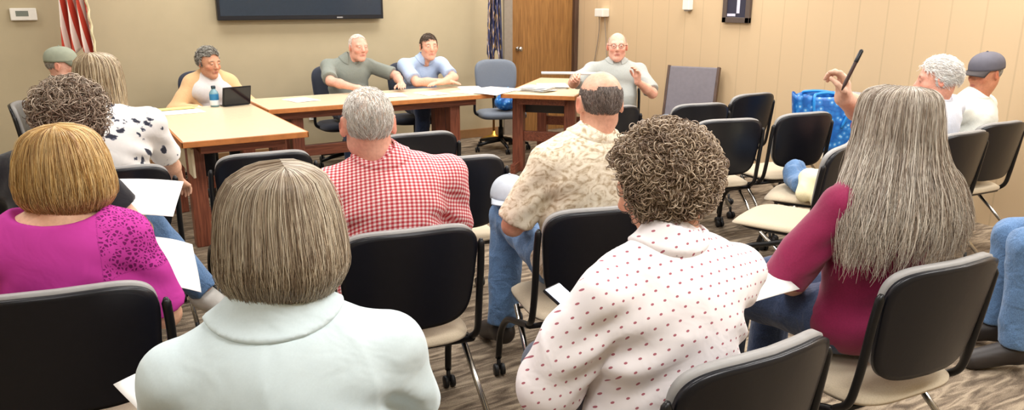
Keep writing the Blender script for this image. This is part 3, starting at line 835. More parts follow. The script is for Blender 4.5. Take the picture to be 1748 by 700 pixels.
table('conference_table', 'long tan-topped table along the front where the two men in polo shirts sit', (2.355, 6.23), 0, .985, .37,
      [(-.72, -.15), (-.72, .15), (.68, -.15), (.68, .15)], None, [((-.72, 0, .33), (.68, 0, .33)), ((-.72, -.15, .12), (-.72, .15, .12)), ((.68, -.15, .12), (.68, .15, .12))])
ang = math.atan2(.69, .72)
table('conference_table', 'tan-topped table set at a slant beside the wooden door, covered with papers', (3.60+.72*.78, 5.57+.69*.78), ang, .76, .335,
      [(-.48, .24), (-.48, -.24), (.5, .24), (.5, -.24)], [((-.36, 0, .60), (.01, .25, .07), M['dark_panel'])], [((-.48, .24, .33), (-.48, -.24, .33)), ((.5, .24, .33), (.5, -.24, .33)), ((-.48, .24, .05), (-.70, .24, .05)), ((-.48, -.24, .05), (-.68, -.24, .05))])

# ------------------------------------------------------------------ chairs in place
chair(-.02, 2.36, -9, 'black-backed chair at far left under the woman in the magenta top')
chair(.34, 1.29, -13, 'black-backed chair under the woman in the pale polo shirt')
chair(.95, 2.385, -9, 'black-backed chair with beige seat under the man in red gingham')
chair(1.665, 2.27, -14, 'black-backed chair with beige seat under the man in the cream print shirt')
chair(1.20, 1.225, 0, 'black-backed chair under the woman in the dotted blouse')
chair(2.10, 1.335, -5, 'black-backed chair under the woman with long grey hair')
chair(.195, 3.90, -4, 'black chair back behind the woman in the white floral blouse')
chair(-.05, 3.19, -12, 'black-backed chair under the woman with curly brown hair at left')
chair(.84, 3.90, -4, 'empty black chair pulled up to the near end of the left table')
chair(.80, 3.24, -6, 'empty black chair of which only the rim shows left of the gingham shirt')
chair(1.70, 4.03, -4, 'empty dark chair just right of the white-haired gingham man, the smaller one')
chair(1.61, 3.33, -9, 'empty black chair with broad back between the gingham man and the grey cap')
chair(3.28, 4.33, -5, 'empty black chair behind the bald spot man, right below the speaker')
chair(3.93, 4.12, -12, 'empty black chair in front of the grey-backed chair')
chair(4.66, 4.35, 0, 'empty black chair with squared back, against the tan wall, left of the blue bag')
chair(3.58, 3.50, -16, 'empty black chair with beige seat nearest the curly-haired woman')
chair(4.17, 3.45, -8, 'empty black chair with beige seat directly in front of the blue bag')
chair(3.27, 2.60, 22, 'empty black chair seen from the side, beige seat, beside the long grey hair')
chair(3.82, 2.88, 30, 'black chair holding the denim jacket and the cream cloth')
chair(4.83, 2.59, -4, 'black chair with rounded back at the right edge, under the man in the grey cap')
chair(5.12, 3.72, 90, 'black chair against the right wall holding the blue bag')
chair(4.28, 2.51, -2, 'black chair under the white-haired man in the pale blue shirt')
chair(3.78, 1.20, 45, 'black chair under the person whose jeans show at the right edge')
chair(.02, 6.35, -100, 'black chair under the man in the green cap')
chair(4.22, 5.27, 149, 'black chair under the man holding a white rod')
office(1.17, 7.10, 176, 'dark office chair under the woman with short grey hair')
office(2.36, 7.05, 180, 'dark office chair under the man in the grey polo shirt')
office(3.10, 7.06, 168, 'navy office chair under the young man in the light blue shirt')
eo = office(4.02, 6.92, 165, 'empty grey-blue office chair with a blue bag on it, beside the door')

for ch in eo.children:
    if ch.name.startswith(('backrest', 'seat')):
        ch.material_slots[0].link = 'OBJECT'; ch.material_slots[0].material = M['greyvinyl']
# grey chair by the tan wall
g = empty('side_chair', (5.12, 5.37, 0), R(118), 'tall grey-backed chair with dark brown edge standing by the tan wall', 'chair')
mb = MB(); mb.box((0, -.22, .66), (.235, .022, .26), M=Matrix.Rotation(R(12), 4, 'X'), bev=.012); mb.build('backrest', plain('grey_back', (112, 106, 112), .5), g)
mb = MB(); mb.box((0, .02, .42), (.24, .23, .035), bev=.02); mb.build('seat', M['greyvinyl'], g)
MB().box((.10, -.268, .79), (.05, .003, .018), M=Matrix.Rotation(R(12), 4, 'X'), bev=.001).build('mark', plain('orange_mark', (226, 168, 110), .5), g)  # small flat orange patch on the rear of the backrest
for s in (-1, 1):
    MB().box((s*.245, -.225, .66), (.012, .03, .265), M=Matrix.Rotation(R(12), 4, 'X')).build('side_frame', M['dark_frame'], g)
    for y in (-.17, .2): MB().tube([(s*.22, y, .40), (s*.23, y*1.15, .0)], [.018, .013], 8).build('leg', M['dark_frame'], g)

# ------------------------------------------------------------------ people
def to_local(p, loc, rot):
    x, y = p[0]-loc[0], p[1]-loc[1]; c, s = math.cos(-rot), math.sin(-rot)
    return (c*x-s*y, s*x+c*y, p[2])
F_ = dict
pal_grey = [(120, 112, 104), (168, 160, 150), (206, 200, 190)]
def low(d, j=None, fwd=0.):
    """same seat, shoulders and head lower by d and forward by fwd (slouch)"""
    J = dict(waist=(0, -.02+fwd*.3, .73-d*.35), chest=(0, -.03+fwd*.7, .915-d*.75), neck=(0, -.02+fwd, 1.055-d), head=(0, .015+fwd*1.15, 1.165-d),
             shL=(-.175, -.03+fwd*.8, .995-d*.95), shR=(.175, -.03+fwd*.8, .995-d*.95)); J.update(j or {}); return J

# woman in pale polo, nearest, back of her head to us
bobp = [(0, .130, 0, 0, -.012), (.08, .126, .045, .05, -.012), (.2, .105, .083, .093, -.012), (.36, .055, .103, .115, -.012), (.55, -.015, .112, .122, -.014), (.75, -.055, .112, .112, -.014), (.9, -.088, .100, .094, -.01), (1, -.106, .086, .078, -.006)]
M['polo'] = fabric('pale_polo_knit', (208, 223, 227), var=.02, wrinkle=.7, wscale=6)
person('woman with grey-blond bob in a pale blue-white polo shirt, seen from behind at bottom centre-left', (.325, 1.33), R(-13), low(.0, dict(head=(-.01, .0, 1.135), neck=(-.03, -.02, 1.015), chest=(-.02, -.03, .865), shL=(-.195, -.03, .905), shR=(.165, -.03, .90), wrL=(-.13, .30, .62), wrR=(.13, .30, .62))),
       fem=True, wide=1.05, deep=1.05, bust=1, shirt=M['polo'], pants=M['denim_dark'], shoes=M['dark_shoe'], yaw=R(4), pitch=R(-6), collar=F_(mat=M['polo'], rx=.128, up=.036, lift=.009), hc=.006, foldamp=.010, foldf=3.6,
       hair=shell_hair(bobp, [(158, 140, 118), (194, 178, 154), (218, 206, 184), (132, 112, 94)], 11000, 16, 50, (.012, .0), 3, .00065), hair_free=True)
# woman in magenta
blp = [(0, .130, 0, 0, -.01), (.1, .124, .055, .06, -.01), (.25, .098, .092, .100, -.01), (.42, .045, .112, .120, -.012), (.62, -.02, .122, .124, -.012), (.82, -.07, .118, .112, -.008), (1, -.105, .092, .084, 0)]
M['magenta'] = patfab('magenta_knit', lacefab)
person('blond woman in a magenta top with lace shoulder, seated at the left edge', (-.03, 2.39), R(-8), low(.05, dict(head=(.03, -.0, 1.085), shL=(-.185, -.03, .90), shR=(.155, -.03, .895), neck=(.005, -.02, .975), wrR=(.13, .24, .58), wrL=(-.1, .3, .62), poleR=(.55, -.6, -.6), knL=(-.10, .34, .535), knR=(.10, .34, .535), anL=(-.10, .325, .1), anR=(.10, .325, .1), toL=(-.11, .42, .035), toR=(.11, .42, .035))),
       fem=True, wide=1.0, deep=1.05, bust=1, skin=(226, 178, 146), shirt=M['magenta'], pants=M['black_cloth'], shoes=M['dark_shoe'], pitch=R(-8), sleeve=('short', .9), scoop=V3(.115, .11, .07), hc=.007, extra='lace',
       hair=shell_hair(blp, [(178, 136, 76), (214, 176, 112), (232, 202, 146), (150, 108, 62)], 9500, 15, 45, (0, 0), 5, .0008, cut=.06), hair_free=True)
# man in red gingham
M['gingham'] = patfab('red_gingham', gingham)
def skull_back(d): return (d[2] > -.55 and d[1] < .35 and not (abs(d[0]) > .93 and d[2] < .2)) or (d[2] > .25 and d[1] < .72)
person('white-haired man in a red gingham shirt, seated with his back to us', (.95, 2.41), R(-9), low(.02, dict(head=(-.065, -.03, 1.14), neck=(-.03, -.04, 1.025), shL=(-.20, -.03, .95), shR=(.20, -.03, .95), chest=(-.01, -.03, .90))),
       wide=1.16, deep=1.15, belly=.05, skin=(222, 164, 142), hs=1.04, shirt=M['gingham'], pants=M['denim'], shoes=M['dark_shoe'], collar=F_(mat=M['gingham']), yaw=R(-3), hc=.007, sleeve=('short', .85), foldamp=.012,
       hair=short_hair(skull_back, [(206, 198, 188), (232, 226, 216), (246, 242, 236), (170, 162, 152)], 3200, 5, (.016, .028), (0, -.4, -1), .22, 4, .0011, under=(206, 178, 158)))
# man in cream print, bald spot
M['cream'] = patfab('cream_palm_print', palmprint)
def ring(d): return (d[2] < .50-.25*(d[1] < -.2)*0 and d[2] > -.55 and d[1] < .30 and not (d[2] > .36 and d[1] > -.75)) 
cl = (1.69, 2.30); cr = R(-14)
person('balding man in a cream palm-print shirt, seated with his back to us', cl, cr, low(-.02, dict(head=(.06, -.02, 1.165), neck=(.03, -.03, 1.045), shL=(-.155, -.03, .965), shR=(.20, -.03, .97), knL=(-.16, .44, .625), anL=(-.20, .40, .12), toL=(-.23, .56, .045), wrL=(-.12, .24, .68), poleL=(-.75, -.75, -.3))),
       wide=1.04, deep=1.08, skin=(220, 166, 140), hs=1.02, shirt=M['cream'], pants=M['denim'], shoes=M['dark_shoe'], collar=F_(mat=M['cream']), yaw=R(-6), hc=.007, sleeve=('short', .92),
       hair=short_hair(ring, [(84, 72, 66), (122, 110, 102), (160, 150, 142), (70, 60, 56)], 2600, 5, (.010, .018), (0, -.3, -1), .2, 6, .0011, under=(128, 108, 98)))
# woman in dotted blouse
M['dots'] = patfab('white_dotted_cotton', polka)
ul = (1.20, 1.265); ur = R(4)
person('curly-haired woman in a white blouse with red dots, holding a phone', ul, ur, low(.03, dict(head=(.005, .05, 1.115), neck=(-.015, -.0, 1.005), shL=(-.20, .01, .915), shR=(.195, -.04, .885), chest=(0, -.0, .865), wrL=to_local((1.12, 1.52, .67), ul, ur), poleL=(-.9, -.25, -.6), wrR=(.12, .36, .60), poleR=(1, -.3, -.5), knL=(-.05, .40, .525), anL=(-.05, .40, .1), toL=(-.06, .56, .035))),
       fem=True, wide=1.2, deep=1.15, bust=1, belly=.04, yaw=R(22), pitch=R(-24), shirt=M['dots'], pants=M['slate_cloth'], shoes=M['dark_shoe'], collar=F_(mat=M['dots'], rx=.098, up=.02, gap=.06), hc=.0065, h=.005, sleeve=('long', .35), sleevew=.022, foldamp=.016,
       hands=dict(L=dict(d=(.25, .8, .35), n=(.9, -.2, .3), curl=.45)),
       hair=curly_hair((.124, .134, .128), (0, -.018, .024), [(138, 116, 96), (166, 144, 120), (192, 172, 148), (114, 92, 76)], 3600, (.006, .013), .0014, keep=lambda d: (d[1] < .5 or d[2] > .55) and d[2] > -.86))
# woman with long grey hair
lgp = [(0, .128, 0, 0, -.012), (.06, .122, .05, .055, -.012), (.14, .100, .083, .095, -.012), (.24, .045, .100, .116, -.014), (.35, -.035, .115, .124, -.02), (.46, -.10, .158, .130, -.03), (.58, -.165, .225, .14, -.05), (.72, -.24, .28, .140, -.07), (.86, -.31, .31, .125, -.085), (1, -.38, .32, .11, -.09)]
M['maroon'] = fabric('maroon_knit', (136, 34, 74), wrinkle=.3)
ml = (2.14, 1.375); mr = R(2)
person('woman with long grey hair in a maroon top, raising a hand with a pen', ml, mr, low(.0, dict(head=(.02, -.01, 1.165), neck=(.01, -.03, 1.04), shL=(-.19, -.01, .955), shR=(.185, -.02, .975), wrL=(-.05, .20, .60), poleL=(-1, .0, -.3), wrR=to_local((2.115, 1.51, 1.245), ml, mr), poleR=(1.2, .9, .2))),
       fem=True, wide=1.1, deep=1.05, bust=1, skin=(228, 182, 158), yaw=R(5), shirt=M['maroon'], pants=M['denim_dark'], shoes=M['dark_shoe'], hc=.007, h=.0045, hem=.452, sleeve=('short', 1.0),
       hands=dict(R=dict(d=(-.35, -.1, .95), n=(-.75, .55, .1), curl=[.45, .75, .9, .95, .8])),
       hair=shell_hair(lgp, [(136, 122, 106), (176, 162, 144), (204, 192, 176), (120, 100, 84), (220, 212, 198)], 9500, 22, 30, (.0, .0), 9, .0008, .15, .46, .020, clumps=140, base_end=.50, cutp=.8), hair_free=True)
# woman in floral blouse
lnp = [(0, .130, 0, 0, -.012), (.1, .122, .055, .06, -.012), (.25, .09, .09, .10, -.012), (.4, .02, .102, .112, -.012), (.6, -.07, .104, .108, -.01), (.8, -.16, .100, .095, -.02), (1, -.25, .09, .08, -.03)]
M['floral'] = patfab('white_floral_blouse', blotch)
pl_ = (.195, 3.93); pr = R(-8)
person('woman with long ash-blond hair in a white blouse with dark flowers', pl_, pr, low(.0, dict(head=(-.01, .06, 1.18), neck=(-.01, .0, 1.055), wrR=to_local((.53, 4.30, .56), pl_, pr), wrL=(-.12, .3, .62))),
       fem=True, yaw=R(-20), pitch=R(-4), skin=(226, 178, 152), shirt=M['floral'], pants=M['slate_cloth'], shoes=M['dark_shoe'], hc=.009, h=.005, sleeve=('short', .95),
       hands=dict(R=dict(d=(.35, .75, -.5), n=(-.3, -.5, -.8), curl=.4)),
       hair=shell_hair(lnp, [(160, 138, 106), (196, 176, 142), (212, 196, 166), (132, 108, 82)], 1700, 14, 50, (.0, .0), 13, .0014, .06, .15, .006), hair_free=True)
# woman with curly brown hair
bl = (-.04, 3.19); brr = R(-18)
person('woman with tousled brown-grey curls and blue jeans, behind the blond woman', bl, brr, low(.02, dict(head=to_local((.05, 3.10, 1.125), bl, brr), neck=(.03, .0, 1.02), knL=(-.11, .345, .535), anL=(-.11, .33, .1), toL=(-.12, .45, .035), shR=(.12, -.03, .93), shL=(-.14, -.03, .945), knR=to_local((.26, 3.36, .63), bl, brr), anR=to_local((.45, 3.33, .31), bl, brr), toR=to_local((.53, 3.27, .23), bl, brr), hipR=(.09, .03, .565), wrR=to_local((.20, 3.38, .70), bl, brr), wrL=(-.1, .3, .67))),
       fem=True, wide=.88, yaw=R(-30), pitch=R(-16), skin=(224, 172, 148), shirt=M['black_cloth'], pants=M['denim'], shoes=M['white_shoe'], hc=.008, h=.005, sleeve=('short', .6),
       hands=dict(R=dict(d=(.3, .9, -.2), n=(0, -.2, -1), curl=.3)),
       hair=curly_hair((.118, .122, .112), (0, -.012, .03), [(96, 76, 62), (134, 112, 94), (172, 152, 132), (196, 180, 160)], 2600, (.014, .030), .0015, (.45, 1.0), lambda d: (d[1] < .5 or d[2] > .5) and d[2] > -.8))
# man in green cap
M['olive'] = fabric('olive_shirt', (112, 108, 92)); M['capgreen'] = plain('grey_green_cap', (150, 156, 138), .8); M['capgrey'] = plain('grey_cap', (96, 94, 104), .8); M['capdark'] = plain('dark_brim', (60, 54, 54), .8); M['capgreenb'] = plain('dark_green_brim', (104, 106, 88), .8)
short_sides = lambda d: d[2] < .55 and d[2] > -.45 and d[1] < .15
r_, k_, i_ = person('man in a grey-green cap seated below the flag at far left', (.04, 6.33), R(-108), low(.075, None, .03), skin=(222, 168, 146), shirt=M['olive'], pants=M['denim_dark'], shoes=M['dark_shoe'], hc=.01, h=.007,
       hair=short_hair(short_sides, pal_grey, 500, 4, (.01, .02), (0, -.4, -1), .2, 21, .002, under=(150, 140, 130)))
make_cap(r_, i_, M['capgreen'], M['capgreenb'])
# woman with short grey hair at the table
M['peach'] = fabric('peach_cardigan', (226, 186, 138)); M['white_knit'] = fabric('white_knit', (228, 226, 226)); 
wl = (1.17, 6.99)
def fullhair(d): return (d[1] < .30 and d[2] > -.62) or (d[2] > .42 and d[1] < .80)
r_, k_, i_ = person('woman with short grey hair in a peach cardigan behind the table', wl, R(176), low(.125, dict(head=(-.0, .10, 1.025), neck=(0, .04, .935), wrL=(-.10, .27, .645), wrR=(.10, .27, .645), poleL=(-.7, .15, -.6), poleR=(.7, .15, -.6), shL=(-.140, .02, .85), shR=(.140, .02, .85)), .06), fem=True, wide=.9, skin=(218, 160, 128), yaw=R(28), pitch=R(-10), shirt=M['white_knit'], pants=M['black_cloth'], shoes=M['dark_shoe'], hc=.008, h=.0037, sleeve=('long', .9), bust=1,
       hair=short_hair(fullhair, [(112, 108, 100), (160, 156, 146), (206, 202, 192), (90, 84, 78)], 1300, 6, (.03, .055), (.6, -.4, .2), .6, 31, .0022, (.082, .104, .098), .006, under=(120, 114, 106)))
# open cardigan over her top
def cardigan(root, info, mat):
    j = info['j']; q = []
    for s in 'LR':
        a, e, w = info['arms'][s]
        sx = -1 if s == 'L' else 1
        q += [rc(a, e, .070, .066, .04), rc(e, e*.15+w*.85, .066, .056, .02, cb=True), rc(a, j['chest']+V3(sx*.080, .0, .02), .076, .098, .05), rc(j['chest']+V3(sx*.090, -.01, 0), j['waist']+V3(sx*.090, .0, -.12), .10, .098, .05),
              rc(a*.7+j['neck']*.3, j['neck']+V3(sx*.04, -.02, .0), .066, .055, .03)]
    q.append(rc(j['neck']+V3(0, .04, .02), j['chest']+V3(0, .14, -.05), .044, .05, .02, op='-')); q.append(rc(j['chest']+V3(0, .14, -.05), j['waist']+V3(0, .16, -.1), .05, .07, .02, op='-'))
    V, F = sdf_mesh(q, .008, [], folds(.005, 4, 9))
    link('cardigan', np_mesh('cardigan', V, F), mat, root)
cardigan(r_, i_, M['peach'])
# man in grey polo
M['greypolo'] = fabric('grey_green_polo', (132, 138, 130)); M['dark_trim'] = fabric('dark_collar', (70, 56, 54))
pl1 = (2.40, 7.02)
def receding(d): return (d[1] < .25 and d[2] > -.5) or (d[2] > .62 and d[1] < .55)
r_, k_, i_ = person('man with short white hair in a grey polo shirt, arms spread on the table', pl1, R(180), low(.05, dict(anL=(-.12, .36, .10), anR=(.12, .36, .10), toL=(-.13, .49, .035), toR=(.13, .49, .035), knL=(-.12, .40, .535), knR=(.12, .40, .535), head=(-.07, .16, 1.115), wrR=to_local((2.27, 6.48, .80), pl1, R(180)), wrL=to_local((2.74, 6.52, .80), pl1, R(180)), poleR=(1, -.15, -.2), poleL=(-1, -.15, -.2), shL=(-.2, .07, .945), shR=(.2, .07, .945)), .12), wide=1.12, deep=1.1, belly=.03, skin=(226, 170, 148), yaw=R(6), pitch=R(-4), shirt=M['greypolo'], pants=M['denim_dark'], shoes=M['dark_shoe'], hc=.008, h=.0037, sleeve=('short', .85),
       collar=F_(mat=M['greypolo']), brow=(190, 170, 150), hands=dict(R=dict(d=(-.75, .6, -.05), n=(0, 0, -1), curl=.12), L=dict(d=(.35, .9, -.05), n=(0, 0, -1), curl=.12)),
       hair=short_hair(receding, [(224, 218, 208), (240, 236, 228), (206, 198, 188)], 1000, 4, (.012, .022), (0, .4, -.5), .3, 41, .0018, under=(222, 200, 184)))
# young man in light blue
M['lightblue'] = fabric('light_blue_polo', (172, 192, 222))
pl2 = (3.13, 7.0); p2r = R(176)
def boyhair(d): return (d[1] < .30 and d[2] > -.5) or (d[2] > .42 and d[1] < .82)
person('young brown-haired man in a light blue shirt, forearms crossed on the table', pl2, p2r, low(.06, dict(anL=(-.12, .36, .10), anR=(.12, .36, .10), toL=(-.13, .49, .035), toR=(.13, .49, .035), knL=(-.12, .40, .535), knR=(.12, .40, .535), head=(-.03, .22, 1.105), wrR=to_local((3.17, 6.52, .80), pl2, p2r), wrL=to_local((3.12, 6.44, .805), pl2, p2r), poleR=(1, -.2, -.2), poleL=(-1, -.2, -.2), shL=(-.19, .12, .93), shR=(.19, .12, .93), neck=(-.01, .17, .995), chest=(0, .07, .86)), .17), skin=(226, 172, 146), yaw=R(-4), pitch=R(-3), shirt=M['lightblue'], pants=M['denim_dark'], shoes=M['dark_shoe'], hc=.008, h=.0037, sleeve=('short', .8),
       collar=F_(mat=M['lightblue']), hands=dict(R=dict(d=(-.9, .25, -.05), n=(0, .0, -1), curl=.15), L=dict(d=(.9, .2, -.05), n=(0, 0, -1), curl=.15)),
       hair=short_hair(boyhair, [(88, 70, 56), (112, 92, 76), (72, 58, 48)], 1100, 4, (.02, .032), (.5, .6, .1), .4, 51, .002, (.079, .101, .095), under=(84, 70, 58)))
# speaker
M['greyshirt'] = fabric('light_grey_shirt', (166, 170, 166))
sl_ = (4.20, 5.24); sr = R(149)
def sides(d): return d[2] < .55 and d[2] > -.5 and d[1] < .2
r_, k_, i_ = person('man in a light grey shirt speaking with raised hands, holding a white rod', sl_, sr, low(.03, dict(head=(0, .0, 1.15), wrR=to_local((3.66, 5.07, .925), sl_, sr), wrL=to_local((4.13, 4.87, .89), sl_, sr), poleR=(.8, -.4, -.7), poleL=(-.8, -.3, -.8), shL=(-.2, -.02, .955), shR=(.2, -.02, .955))), wide=1.14, deep=1.15, belly=.06, skin=(230, 172, 150), yaw=R(-6), shirt=M['greyshirt'], pants=M['black_cloth'], shoes=M['dark_shoe'], hc=.008, h=.0037, sleeve=('short', .9),
       collar=F_(mat=M['greyshirt']), brow=(180, 160, 140), hands=dict(R=dict(d=(.45, .85, .25), n=(-.6, .3, -.6), curl=.85), L=dict(d=(.1, .3, .95), n=(.8, .5, 0), curl=.35)),
       hair=short_hair(sides, [(224, 216, 204), (240, 236, 226), (190, 180, 168)], 700, 4, (.01, .018), (0, -.4, -1), .2, 61, .0018, under=(222, 200, 184)))
glasses(r_, i_, M['black_metal'])
# white-haired man at right
M['paleblue'] = fabric('pale_blue_shirt', (216, 222, 236))
hl = (4.32, 2.52); hr = R(0)
person('man with thick white hair in a pale blue shirt, right of the long grey hair', hl, hr, low(.06, dict(knL=(-.10, .37, .535), knR=(.12, .37, .535), anL=(-.10, .34, .1), anR=(.12, .34, .1), toL=(-.11, .46, .035), toR=(.13, .46, .035), head=to_local((4.30, 2.48, 1.10), hl, hr), wrL=(-.1, .3, .62), wrR=(.12, .3, .62))), skin=(222, 160, 138), hs=1.02, yaw=R(34), pitch=R(-10), shirt=M['paleblue'], pants=M['black_cloth'], shoes=M['dark_shoe'], hc=.009, h=.006, sleeve=('short', .9),
       collar=F_(mat=M['paleblue']), hair=short_hair(lambda d: (d[1] < .3 and d[2] > -.5) or (d[2] > .35 and d[1] < .75), [(244, 241, 236), (252, 251, 248), (226, 221, 214)], 2200, 6, (.03, .055), (0, -.7, -.5), .3, 71, .0016, (.083, .106, .100), .004, under=(214, 206, 198)))
# man in grey cap at the right wall
M['offwhite'] = fabric('off_white_shirt', (232, 234, 226))
gl = (4.86, 2.60); gr = R(6)
r_, k_, i_ = person('man in a grey cap and off-white shirt seated at the right, near the wall', gl, gr, low(.10, dict(head=to_local((4.91, 2.545, 1.10), gl, gr), knL=(-.12, .37, .535), knR=(.12, .37, .535), anL=(-.12, .34, .1), anR=(.12, .34, .1), toL=(-.13, .49, .035), toR=(.13, .49, .035), wrL=(-.05, .34, .60), wrR=(.12, .32, .60), poleL=(-1, -.4, -.6))), wide=1.05, deep=1.08, belly=.03, skin=(206, 140, 108), hs=.93, pitch=R(-8), yaw=R(66), shirt=M['offwhite'], pants=M['black_cloth'], shoes=M['dark_shoe'], hc=.009, h=.006, sleeve=('short', .95),
       collar=F_(mat=M['offwhite']), hair=short_hair(lambda d: d[2] < .5 and d[2] > -.5 and d[1] < .2, pal_grey, 700, 4, (.01, .02), (0, -.4, -1), .2, 81, .0018, under=(170, 160, 150)))
make_cap(r_, i_, M['capgrey'], M['capdark'])
# person at the right edge
el_ = (3.78, 1.23); er = R(45)
person('person in light blue jeans, only the legs showing at the right edge', el_, er, low(.02, dict(knL=(-.13, .46, .56), wrL=(.02, .24, .66), wrR=(.06, .28, .69), poleL=(-.8, -.2, -.5))), skin=(214, 160, 134), shirt=M['denim_light'], pants=M['denim'], shoes=M['dark_shoe'], hc=.009, h=.007, sleeve=('long', .85),
       hair=short_hair(fullhair, pal_grey, 500, 4, (.02, .03), (0, -.4, -1), .3, 91, .002, under=(150, 140, 130)))

# ------------------------------------------------------------------ things on and around
def paper(name, label, c, sx, sy, rz=0, tilt=(0, 0), group=None, bend=.0, cat='paper', mat=None, thick=.0015):
    t = Matrix.Rotation(rz, 4, 'Z') @ Matrix.Rotation(tilt[0], 4, 'X') @ Matrix.Rotation(tilt[1], 4, 'Y')
    def fn(u, v): return tuple(Vector(c)+t @ Vector(((u-.5)*sx, (v-.5)*sy, bend*(math.sin(u*3.1)+.4*math.sin(v*5))))) 
    o = sheet(name, fn, 10, 12, mat or M['paper'], None, thick); return mark(o, label, cat, group)
T = .744
paper('paper_sheet', 'white paper on the left table, beside the yellow folder', (.80, 6.05, T), .28, .22, .1, group='papers on the front tables')
mark(MB().box((.78, 6.24, T+.003), (.13, .05, .003), R(6), .002).build('folder', plain('yellow_folder', (232, 226, 140), .7)), 'flat yellow folder at the far left corner of the left table', 'folder')
k = 0
for (x, y, rz, lb) in [(1.75, 6.30, .2, 'white paper on the long table left of the grey polo man'), (2.52, 6.20, -.2, 'white paper between the hands of the grey polo man'), (2.86, 6.15, .1, 'white paper just left of the young man on the long table'), (3.20, 6.08, .3, 'white paper in front of the young man, near his crossed arms'), (3.36, 6.36, -.3, 'white paper at the right end of the long table')]:
    paper('paper_sheet', lb, (x, y, T), .216, .28, rz, group='papers on the front tables', bend=.002)
for (x, y, dz, n, rz, lb) in [(3.78, 5.84, 0, 7, .5, 'thick ragged pile of white papers on the slanted table, left heap'), (4.05, 5.98, 0, 5, .9, 'loose pile of white papers on the slanted table, right heap')]:
    p = empty('paper_stack', (x, y, T), rz, lb, 'papers')
    for i in range(n):
        a = random.uniform(-.25, .25)
        def fn(u, v, i=i, a=a): return ((u-.5)*.216*math.cos(a)-(v-.5)*.28*math.sin(a)+random.uniform(-.0005, .0005)+.012*math.sin(i*2.1), (u-.5)*.216*math.sin(a)+(v-.5)*.28*math.cos(a)+.014*math.cos(i*1.7), .001+i*.006+.004*math.sin(u*3.1+i))
        sheet('sheet', fn, 8, 8, M['paper'], p, .0015)
paper('plan_sheet', 'large white plan sheet lying across the corner where the tables meet', (3.42, 6.02, T+.004), .52, .34, .55, (R(2), 0), bend=.006)
# tablet, bottle, mug
t = empty('tablet', (1.225, 6.20, T), R(-165), 'black tablet propped on the table before the grey-haired woman', 'tablet')
MB().box((0, 0, .075), (.115, .006, .075), M=Matrix.Rotation(R(-14), 4, 'X')).build('case', M['black_plastic'], t)
MB().box((0, .0075, .075), (.105, .0012, .066), M=Matrix.Rotation(R(-14), 4, 'X'), bev=0).build('screen', plain('dark_glass', (26, 28, 34), .1), t)
MB().box((0, -.05, .003), (.10, .05, .003)).build('stand', M['black_plastic'], t)
b = empty('water_bottle', (1.065, 6.24, T), 0, 'small water bottle with a blue and white label beside the tablet', 'bottle')
MB().lathe([(.03, 0), (.034, .005), (.034, .10), (.03, .112), (.016, .13), (.014, .138)], n=20).build('body', plain('pale_bottle', (120, 160, 172), .15), b)
MB().lathe([(.0345, .05), (.0348, .052), (.0348, .095), (.0345, .097)], n=20).build('bottle_label', plain('blue_label', (40, 120, 170), .5), b)
MB().lathe([(.0345, .012), (.0348, .013), (.0348, .049), (.0345, .05)], n=20).build('label_band', plain('white_label', (226, 230, 232), .5), b)
MB().lathe([(.017, .138), (.017, .156), (.014, .159)], n=16).build('bottle_cap', plain('dark_cap', (40, 60, 72), .4), b)
# rod and sheet in the speaker's hand
mark(MB().tube([(3.44, 5.26, .965), (3.63, 5.12, .965), (3.80, 5.0, .962)], .012, 10).build('paper_roll', M['paper']), 'thin white rolled paper held out over the table by the speaker', 'rolled paper')
# phone in the curly woman's hand
ph = empty('smartphone', (1.165, 1.625, .715), R(20), 'dark smartphone with pale screen held by the woman in the dotted blouse', 'phone')
MB().box((0, 0, 0), (.037, .076, .0045), M=Matrix.Rotation(R(28), 4, 'X'), bev=.004).build('case', M['black_plastic'], ph)
MB().box((0, -.0022, .0046), (.034, .071, .0006), M=Matrix.Rotation(R(28), 4, 'X'), bev=0).build('screen', plain('pale_screen', (120, 136, 176), .12), ph)
paper('paper_sheet', 'white sheet held at the right elbow of the woman in the dotted blouse', (1.70, 1.515, .705), .30, .22, -.2, (R(10), R(-10)), bend=.006)
paper('paper_sheet', 'upper white sheet on the lap of the woman in jeans at left', (.25, 3.24, .79), .26, .30, -.3, (R(14), R(6)), bend=.006, group=None)
paper('paper_sheet', 'lower white sheet hanging beside the magenta sleeve', (.285, 2.84, .63), .17, .38, -.1, (R(10), R(20)), bend=.008)
paper('paper_sheet', 'white sheet peeking out left of the pale polo shirt', (.15, 1.79, .67), .19, .20, .3, (R(8), R(-6)), bend=.004)
# pen
pn = empty('pen', (2.03, 1.43, 1.345), 0, 'dark brown pen held up in the raised hand', 'pen')
d = Vector((.42, -.10, .90)).normalized(); q = Matrix.Rotation(math.acos(d.z), 4, Vector((0, 0, 1)).cross(d).normalized())
MB().lathe([(.0015, -.07), (.004, -.058), (.0055, -.05), (.0055, .03), (.005, .05), (.003, .054)], n=12, M=q).build('barrel', plain('brown_pen', (58, 34, 32), .35), pn)
MB().lathe([(.006, .02), (.0062, .022), (.0062, .056), (.004, .06)], n=12, M=q).build('pen_cap', M['black_plastic'], pn)
